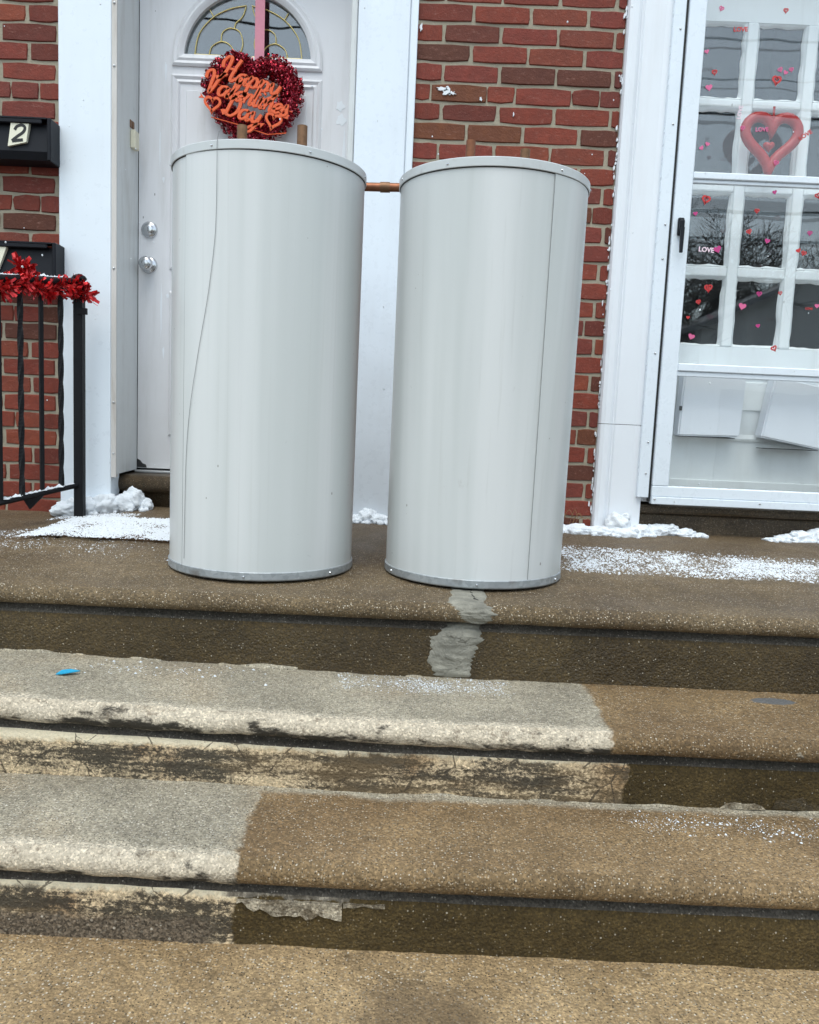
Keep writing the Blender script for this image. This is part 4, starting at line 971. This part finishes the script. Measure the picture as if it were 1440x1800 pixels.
# ------------------------------------------------------------------ the two tanks
def tank(label, cx, cy, rad, z0, hgt, lean, seam, screws_top, screws_bot, stubs, seed):
    T = thing('water_tank', label, 'tank', (cx, cy, z0), 'grey steel tanks on the landing')
    def L(mb):     # lean about the base
        mb.v = [(x, y + lean * (z - z0), z) for x, y, z in mb.v]; return mb
    mb = MB(); n = 128; vs = []
    zs_ = [z0 + .004 + (hgt - .008) * k / 24 for k in range(25)]
    for zz in zs_:
        for k in range(n + 1):
            a = seam + 2 * math.pi * k / n; q = k / n
            rr = rad + .0022 * max(0, 1 - q * 4) + .0008 * nz(math.cos(a) * 2, math.sin(a) * 2, zz * 1.2 + seed, 1.2)
            vs.append((cx + rr * math.cos(a), cy + rr * math.sin(a), zz))
    m = n + 1
    mb.add(vs, [(i * m + k, i * m + k + 1, (i + 1) * m + k + 1, (i + 1) * m + k) for i in range(24) for k in range(n)], True)
    mb.add([vs[i * m] for i in range(25)] + [vs[i * m + n] for i in range(25)], [(i, i + 1, 26 + i, 25 + i) for i in range(24)])
    L(mb).build('shell', 'tank', T, fix=False)
    e = rad + .0045
    mb = MB(); mb.lathe([(rad - .002, hgt - .0215), (e - .001, hgt - .0215), (e, hgt - .0205), (e, hgt - .002), (e - .002, hgt), (e - .006, hgt - .001), (e - .010, hgt - .004), (.001, hgt - .004)], (cx, cy, z0), 'Z', 128, hard=True)
    cap = L(mb).build('top_cap', 'rim', T)
    mb = MB(); mb.lathe([(rad + .0012, hgt - .0238), (rad + .0026, hgt - .0218)], (cx, cy, z0), 'Z', 128); L(mb).build('cap_shadow_ring', 'matte_black', cap, fix=False)  # black ring: shadow line under the cap rim put in as colour
    mb = MB(); mb.tube([(cx + (rad + .0021) * math.cos(seam), cy + (rad + .0021) * math.sin(seam), z0 + .024 + (hgt - .048) * k / 8) for k in range(9)], .0008, 5); L(mb).build('seam', 'seam_grey', T)
    mb = MB(); mb.lathe([(rad - .004, .001), (e - .003, .001), (e - .001, .004), (e - .001, .021), (e - .003, .0225), (rad - .001, .0225)], (cx, cy, z0), 'Z', 128, hard=True)
    ring = L(mb).build('base_ring', 'galv', T)
    for par, lst, h in ((cap, screws_top, hgt - .012), (ring, screws_bot, .011)):
        for a in lst:
            mb = MB(); d_ = Vector((math.cos(a), math.sin(a), 0)); c0 = Vector((cx, cy, z0 + h)) + d_ * (e - .001)
            mb.tube([c0, c0 + d_ * .002, c0 + d_ * .004], [.0038, .0032, .0014], 8); L(mb).build('screw', 'knob_metal', par)
    for (sx, sy, r_, h0, h1, mt) in stubs:
        mb = MB(); mb.tube([(sx, sy, z0 + hgt - .02), (sx, sy, z0 + hgt + h0), (sx, sy, z0 + hgt + h1)], r_, 16); p = L(mb).build('pipe_stub', mt, T)
        mb = MB(); zc = z0 + hgt + h1 * .45; mb.lathe([(r_ + .0003, -.012), (r_ + .002, -.010), (r_ + .002, .010), (r_ + .0003, .012)], (sx, sy, zc), 'Z', 16); L(mb).build('collar', 'copper', p)
    return T, L
FR = -math.pi / 2
TL, LL = tank('pale grey cylindrical tank with loose wire, in front of the wreath door', -.402, -.866, .2462, zl(-.4, -.87) + .001, 1.042, -.006,
    FR - .76, [FR - .40, FR + .55, FR - 1.35, FR + 1.45], [FR - 1.25, FR + .0, FR + .95], [(-.484, -.84, .0135, .05, .118, 'old_copper'), (-.326, -.84, .0135, .05, .124, 'old_copper')], 1)
TR, LR_ = tank('pale grey cylindrical tank leaning slightly, in front of the brick wall panel', .181, -.846, .2405, zl(.18, -.85) + .001, 1.024, -.045,
    FR + .545, [FR - .55, FR + .62, FR - 1.3, FR + 1.4], [FR - 1.15, FR - .02, FR + 1.05], [(.118, -.80, .0125, .04, .122, 'copper'), (.262, -.80, .0125, .04, .106, 'old_copper')], 5)
# copper pipe from the side of the left tank, wire and lead
mb = MB(); mb.tube([(-.40, -.80, 1.043), (-.30, -.80, 1.043), (-.04, -.80, 1.046), (-.02, -.795, 1.046)], .0125, 16); 
mb = MB(); mb.tube([(-.175, -.80, 1.042), (-.10, -.80, 1.0435), (-.035, -.80, 1.0455)], .0115, 16); mb.build('side_pipe', 'copper', TL)
zt = zl(-.4, -.87) + 1.043
def on_tank(a, z, off=.0035): return (-.402 + (.2462 + off) * math.cos(a), -.866 - .006 * z + (.2462 + off) * math.sin(a), z)
wp = [(FR - .33, zt + .02, .0), (FR - .335, zt - .006, .0065), (FR - .335, zt - .04, .006), (FR - .34, .90, .004), (FR - .355, .82, .004), (FR - .42, .70, .004), (FR - .52, .58, .004), (FR - .61, .47, .0045), (FR - .67, .38, .004), (FR - .70, .28, .004), (FR - .71, .14, .004), (FR - .715, .05, .004)]
mb = MB(); mb.tube(catmull([Vector(on_tank(a, z, o_)) for a, z, o_ in wp], 6), .0006, 5); mb.build('loose_wire', 'seam_grey', TL)
mb = MB(); mb.tube([(-.555 + .02 * math.cos(R(a)), -.83, zt + .002 + .012 * math.sin(R(a))) for a in range(0, 181, 20)], .004, 8); mb.build('lifting_eye', 'old_copper', TL)

mb = MB(); mb.tube([(-.118, -.80, 1.0431), (-.092, -.80, 1.0437)], .0138, 16); mb.build('pipe_coupling', 'old_copper', TL)
# ------------------------------------------------------------------ mat, scrap, weed
o = thing('doormat', 'brown doormat dusted with snow before the wreath door', 'doormat', (-.9, -.45, .02))
mb = MB(); mb.v = []
def mz(x, y): return zl(x, y) + .011
nx, ny = 26, 12; vs = []
cor = [(-1.155, -.60), (-.50, -.65), (-.52, -.26), (-1.185, -.25)]
for j in range(ny + 1):
    for i in range(nx + 1):
        u, v = i / nx, j / ny
        x = (cor[0][0] * (1 - u) + cor[1][0] * u) * (1 - v) + (cor[3][0] * (1 - u) + cor[2][0] * u) * v
        y = (cor[0][1] * (1 - u) + cor[1][1] * u) * (1 - v) + (cor[3][1] * (1 - u) + cor[2][1] * u) * v
        vs.append((x + nz(x, y, 3, 30) * .003, y + nz(x, y, 8, 30) * .003, mz(x, y) + nz(x, y, 1, 9) * .002))
n0 = len(vs); vs += [(x, y, z - .0105) for x, y, z in vs]
m = nx + 1; fs = [(j * m + i, j * m + i + 1, (j + 1) * m + i + 1, (j + 1) * m + i) for j in range(ny) for i in range(nx)]
rim_ = [i for i in range(m)] + [j * m + nx for j in range(1, ny + 1)] + [ny * m + i for i in range(nx - 1, -1, -1)] + [j * m for j in range(ny - 1, 0, -1)]
fs += [(rim_[k], n0 + rim_[k], n0 + rim_[(k + 1) % len(rim_)], rim_[(k + 1) % len(rim_)]) for k in range(len(rim_))]
mb.add(vs, fs); mb.build('pile_sheet', 'mat', o, fix=True)
mb = MB(); bx, by = -.739, -1.350; bz = -.182 + t2(-.74, -1.35) + .004
mb.add([(bx - .020, by - .012, bz), (bx - .004, by - .016, bz + .003), (bx + .019, by - .001, bz + .004), (bx + .024, by + .012, bz + .002), (bx + .004, by + .008, bz + .006), (bx - .014, by + .004, bz + .004)] +
       [(bx - .020, by - .012, bz - .002), (bx - .004, by - .016, bz + .001), (bx + .019, by - .001, bz + .002), (bx + .024, by + .012, bz), (bx + .004, by + .008, bz + .004), (bx - .014, by + .004, bz + .002)],
       [(0, 1, 4, 5), (1, 2, 3, 4), (11, 10, 7, 6), (10, 9, 8, 7)] + [(i, 6 + i, 6 + (i + 1) % 6, (i + 1) % 6) for i in range(6)])
tag(mb.build('paper_scrap', 'blue_scrap'), 'small bright blue scrap lying on the upper step', 'scrap')
o = thing('dry_weed', 'dry brown weed sprouting at the foot of the brick wall', 'weed', (.60, -.03, .03))
for k in range(7):
    r = random.Random(k); x = .585 + r.uniform(-.02, .04); a = r.uniform(-1, 1); mb = MB()
    mb.tube(catmull([Vector((x, -.025, .03)), Vector((x + a * .01, -.035, .07)), Vector((x + a * .035, -.045, .09 + r.uniform(-.01, .03))), Vector((x + a * .06, -.05, .08))], 4), .0011, 4); mb.build('stem', 'weed', o)

# ------------------------------------------------------------------ snow
def blob(mb, c, rx, ry, rz, seed, sub=3):
    bm = bmesh.new(); bmesh.ops.create_icosphere(bm, subdivisions=sub, radius=1)
    for v in bm.verts:
        q = 1 + .30 * nz(v.co.x + seed, v.co.y, v.co.z, 1.7) + .17 * nz(v.co.x, v.co.y + seed, v.co.z, 3.7) + .10 * nz(v.co.x, v.co.y + seed, v.co.z, 8) + .07 * nz(v.co.x + seed, v.co.y, v.co.z, 17)
        v.co = Vector((c[0] + v.co.x * rx * q, c[1] + v.co.y * ry * q, c[2] + v.co.z * rz * q))
    mb.bm(bm, True)
def pile(label, blobs, seed):
    mb = MB(); r = random.Random(seed)
    for k, b in enumerate(blobs):
        blob(mb, b[:3], b[3], b[4], b[5], seed + k * 3.7, 4)
        for j in range(2):
            q = r.uniform(.25, .45); blob(mb, (b[0] + r.uniform(-.8, .8) * b[3], b[1] + r.uniform(-.7, .2) * b[4], b[2] + r.uniform(-.2, .75) * b[5]), b[3] * q, b[4] * q, b[5] * q * 1.1, seed + j * 2.3 + k)
    xs = [b[0] for b in blobs]; ys = [b[1] for b in blobs]
    for k in range(26):
        b = r.choice(blobs); x = b[0] + r.uniform(-1.2, 1.2) * b[3]; y = b[1] + r.uniform(-1.25, .2) * b[4]; s_ = r.uniform(.004, .011)
        blob(mb, (x, y, zl(x, y) + s_ * .4), s_ * 1.3, s_ * 1.3, s_, k, 2)
    return tag(mb.build('snow_pile', 'snow', fix=False), label, 'snow', 'snow left along the wall')
pile('white snow heap around the railing post foot', [(-1.27, -.09, .03, .055, .05, .030), (-1.20, -.07, .035, .06, .055, .045), (-1.14, -.06, .05, .05, .05, .045), (-1.09, -.02, .045, .05, .05, .045), (-1.055, .01, .065, .045, .04, .050), (-1.02, .02, .045, .035, .03, .028)], 1)
pile('small snow heap between the two tanks', [(-.20, -.05, .03, .05, .035, .025), (-.155, -.05, .04, .045, .035, .040), (-.11, -.06, .035, .04, .03, .03), (-.24, -.05, .025, .04, .03, .02)], 2)
pile('snow ridge with a round lump at the foot of the white storm door surround', [(.55, -.05, .03, .06, .045, .026), (.63, -.07, .032, .07, .05, .028), (.715, -.08, .03, .07, .05, .030), (.775, -.075, .065, .045, .035, .042), (.80, -.09, .03, .06, .05, .03), (.865, -.06, .035, .05, .045, .03), (.93, -.035, .04, .045, .035, .028), (.98, -.03, .045, .035, .03, .028), (1.04, -.035, .035, .045, .03, .022), (1.09, -.04, .03, .035, .025, .014)], 3)
pile('snow heap under the storm door at the photo edge', [(1.42, -.05, .03, .05, .04, .022), (1.48, -.04, .035, .06, .04, .032), (1.56, -.04, .04, .07, .04, .04), (1.37, -.06, .03, .04, .03, .012)], 4)
def dust(name, n, pick, zf, size, seed):
    r = random.Random(seed); mb = MB()
    T = [Vector((math.cos(a), math.sin(a), 0)) for a in (0, 1.26, 2.51, 3.77, 5.03)]
    for i in range(n):
        p = pick(r)
        if p is None: continue
        x, y = p; s_ = r.uniform(*size) * (1 + 1.2 * (r.random() < .08)); z = zf(x, y); a = r.uniform(0, 6.28); ca_, sa_ = math.cos(a), math.sin(a)
        vs = []
        for q in T:
            k = s_ * r.uniform(.6, 1.3); vs.append((x + (q.x * ca_ - q.y * sa_) * k, y + (q.x * sa_ + q.y * ca_) * k, z - .0004))
        vs.append((x + r.uniform(-.3, .3) * s_, y + r.uniform(-.3, .3) * s_, z + s_ * r.uniform(.5, .9)))
        mb.add(vs, [(0, 1, 5), (1, 2, 5), (2, 3, 5), (3, 4, 5), (4, 0, 5)], True)
    return tag(mb.build(name, 'snow', fix=False), kind='stuff')
def area(x0, x1, y0, y1, soft=.08, dens=1.0, sc=7, bias=.25, yfun=None):
    def pick(r):
        x, y = r.uniform(x0, x1), r.uniform(y0, y1); yy = y - (yfun(x) if yfun else 0)
        e = min(1, min(x - x0, x1 - x, ) / soft, (yy - y0) / soft, (y1 - yy) / soft)
        if e < 0: return None
        return (x, y) if r.random() < dens * e * (bias + max(0, .5 + nz(x, y, 4, sc) + .5 * nz(x, y, 9, sc * 4))) else None
    return pick
dl = [dust('snow_dusting', 85000, area(.38, 2.0, -.80, -.34, .17, .62, 6, .36, lambda x: -.06 * (x - .4)), zl, (.0011, .0027), 1),
      dust('snow_dusting', 8000, area(-1.6, -.62, -.9, -.55, .16, .35), zl, (.0009, .0020), 2),
      dust('snow_dusting', 6000, area(-1.30, -.98, -.22, -.08, .08, .8), zl, (.001, .0026), 7),
      dust('snow_dusting', 5000, area(-1.65, -1.16, -.62, -.40, .1, .8), zl, (.001, .0026), 9),
      dust('snow_dusting', 6000, area(-.16, .26, -1.34, -1.205, .07, .5), lambda x, y: -.182 + t2(x, y) + .001, (.0006, .0016), 3),
      dust('snow_dusting', 900, area(-.75, -.30, -1.34, -1.22, .06, .3), lambda x, y: -.182 + t2(x, y) + .001, (.0011, .0024), 4),
      dust('snow_dusting', 3000, area(.42, .95, -1.64, -1.52, .06, .5), lambda x, y: -.332, (.0006, .0016), 5)]
dust('snow_on_mat', 42000, area(-1.19, -.5, -.66, -.24, .05, .9, 9, .4), lambda x, y: mz(x, y) + .0008, (.0012, .0028), 6)
dust('snow_on_rail', 420, lambda r: (lambda q: RP(q, 0)[:2])(r.uniform(.1, 2.0)), lambda x, y: zbot((Vector((x, y)) - A).dot(dv) / dv.length_squared) + .009, (.003, .007), 8)
dust('snow_on_rail', 260, lambda r: (lambda q: RP(q, 0)[:2])(r.uniform(.12, 2.0)), lambda x, y: ztop((Vector((x, y)) - A).dot(dv) / dv.length_squared) + .0135, (.003, .006), 10)
mb = MB(); r = random.Random(21)
for k in range(150):
    c = (r.uniform(-1.6, 1.7), r.uniform(-1.15, -.15), r.uniform(.05, 2.1)); s_ = r.uniform(.0012, .0028); blob(mb, c, s_, s_, s_ * 1.3, k, 1)
tag(mb.build('falling_snow', 'snow', fix=False), kind='stuff')

# ------------------------------------------------------------------ across the street (seen mirrored in the door glass)
def bare_tree(x, y, h, seed):
    o = thing('bare_tree', 'leafless street tree across the road, mirrored in the storm door glass', 'tree', (x, y, -.95), 'bare trees across the road')
    r = random.Random(seed); tr = MB(); cr = MB()
    def grow(p, d_, L, rad, lev):
        mb = tr if lev < 1 else cr
        n = 4 if lev < 2 else 3; P = [p]; q = p
        for k in range(n):
            d_ = (d_ + Vector((r.gauss(0, .12), r.gauss(0, .12), r.gauss(.03, .08)))).normalized(); q = q + d_ * L / n; P.append(q)
        mb.tube(P, [rad * (1 - .45 * k / n) for k in range(n + 1)], 6 if lev < 2 else 3, cap=False)
        if lev >= 5: return
        for k in range(r.choice((3, 4, 4)) if lev else 6):
            t_ = P[r.choice((-1, -1, -2, -2 if n > 2 else -1))]
            a = Vector((r.gauss(0, 1), r.gauss(0, 1), r.gauss(.25, .6))).normalized()
            grow(t_, (d_ * .75 + a * .8).normalized(), L * r.uniform(.58, .8), max(.016, rad * .52), lev + 1)
    grow(Vector((x, y, -.95)), Vector((0, 0, 1)), h * .28, h * .022, 0)
    tr.build('trunk', 'bark', o, fix=False); cr.build('crown', 'bark', o, fix=False)
for k, (x, y, h) in enumerate(((4.2, -19.5, 8.0), (6.6, -18.5, 8.6), (8.6, -19.5, 9.6), (10.8, -18.5, 9.0), (13.2, -19.5, 9.6), (16.4, -20, 9), (-7, -20, 9), (-13, -21, 9.5))): bare_tree(x, y, h, 40 + k)
def far_house(label, x0, x1, y0, y1, ze, zr):
    o = thing('far_house', label, 'house', ((x0 + x1) / 2, y0, -.95))
    mb = MB(); xm = (x0 + x1) / 2
    mb.add([(x0, y1, -.95), (x1, y1, -.95), (x1, y1, ze), (xm, y1, zr), (x0, y1, ze), (x0, y0, -.95), (x1, y0, -.95), (x1, y0, ze), (xm, y0, zr), (x0, y0, ze)],
           [(0, 1, 2, 3, 4), (9, 8, 7, 6, 5), (0, 5, 6, 1), (1, 6, 7, 2), (0, 4, 9, 5)]); mb.build('wall', 'siding', o)
    mb = MB()
    for sx, xe in ((-1, x0), (1, x1)):
        e = xe + sx * .3; dz = (zr - ze) / (xm - x0) * .3
        mb.add([(xm, y1 + .3, zr + .02), (e, y1 + .3, ze - dz), (e, y0 - .3, ze - dz), (xm, y0 - .3, zr + .02), (xm, y1 + .3, zr + .14), (e, y1 + .3, ze - dz + .12), (e, y0 - .3, ze - dz + .12), (xm, y0 - .3, zr + .14)],
               [(0, 1, 2, 3), (7, 6, 5, 4), (0, 4, 5, 1), (1, 5, 6, 2), (2, 6, 7, 3)])
    mb.build('roof', 'shingle', o)
    for (a, b, c, e) in ((x0 + .5, x0 + 3.1, -.95, 1.3), (x1 - 2.2, x1 - 1.1, .2, 1.6)):
        mb = MB(); mb.box(a, b, y1, y1 + .05, c, e); mb.build('opening', 'interior' if c > 0 else 'shingle', o)
far_house('pale sided house across the road, mirrored in the glass', 6.3, 12.6, -18.2, -15.6, 2.7, 4.2)
far_house('second pale house across the road, left of the camera', -14, -5, -32, -24, 2.6, 5.2)
for (xp) in (-14, 21):
    o = thing('utility_pole', 'wooden utility pole across the road, %s end of the wires' % ('west' if xp < 0 else 'east'), 'pole', (xp, -9.2, -.95), 'utility poles')
    mb = MB(); mb.tube([(xp, -9.2, -.95), (xp, -9.2, 8)], [.16, .11], 10); mb.build('shaft', 'bark', o)
    mb = MB(); mb.box(xp - .06, xp + .06, -10.3, -8.1, 6.9, 7.05, .01); mb.build('crossarm', 'bark', o)
for (y, z, sag, rad) in ((-8.2, 6.75, 1.3, .014), (-9.2, 6.2, 1.2, .018), (-10.2, 6.75, 1.0, .012), (-9.25, 5.6, .7, .026), (-9.15, 4.1, .55, .03), (-9.3, 3.8, .6, .022)):
    mb = MB(); mb.tube([(-14 + 35 * k / 30, y, z - sag * 4 * (k / 30) * (1 - k / 30)) for k in range(31)], rad, 5)
    tag(mb.build('overhead_wire', 'wire', fix=False), 'dark overhead cable sagging between utility poles across the road', 'cable', 'overhead cables')
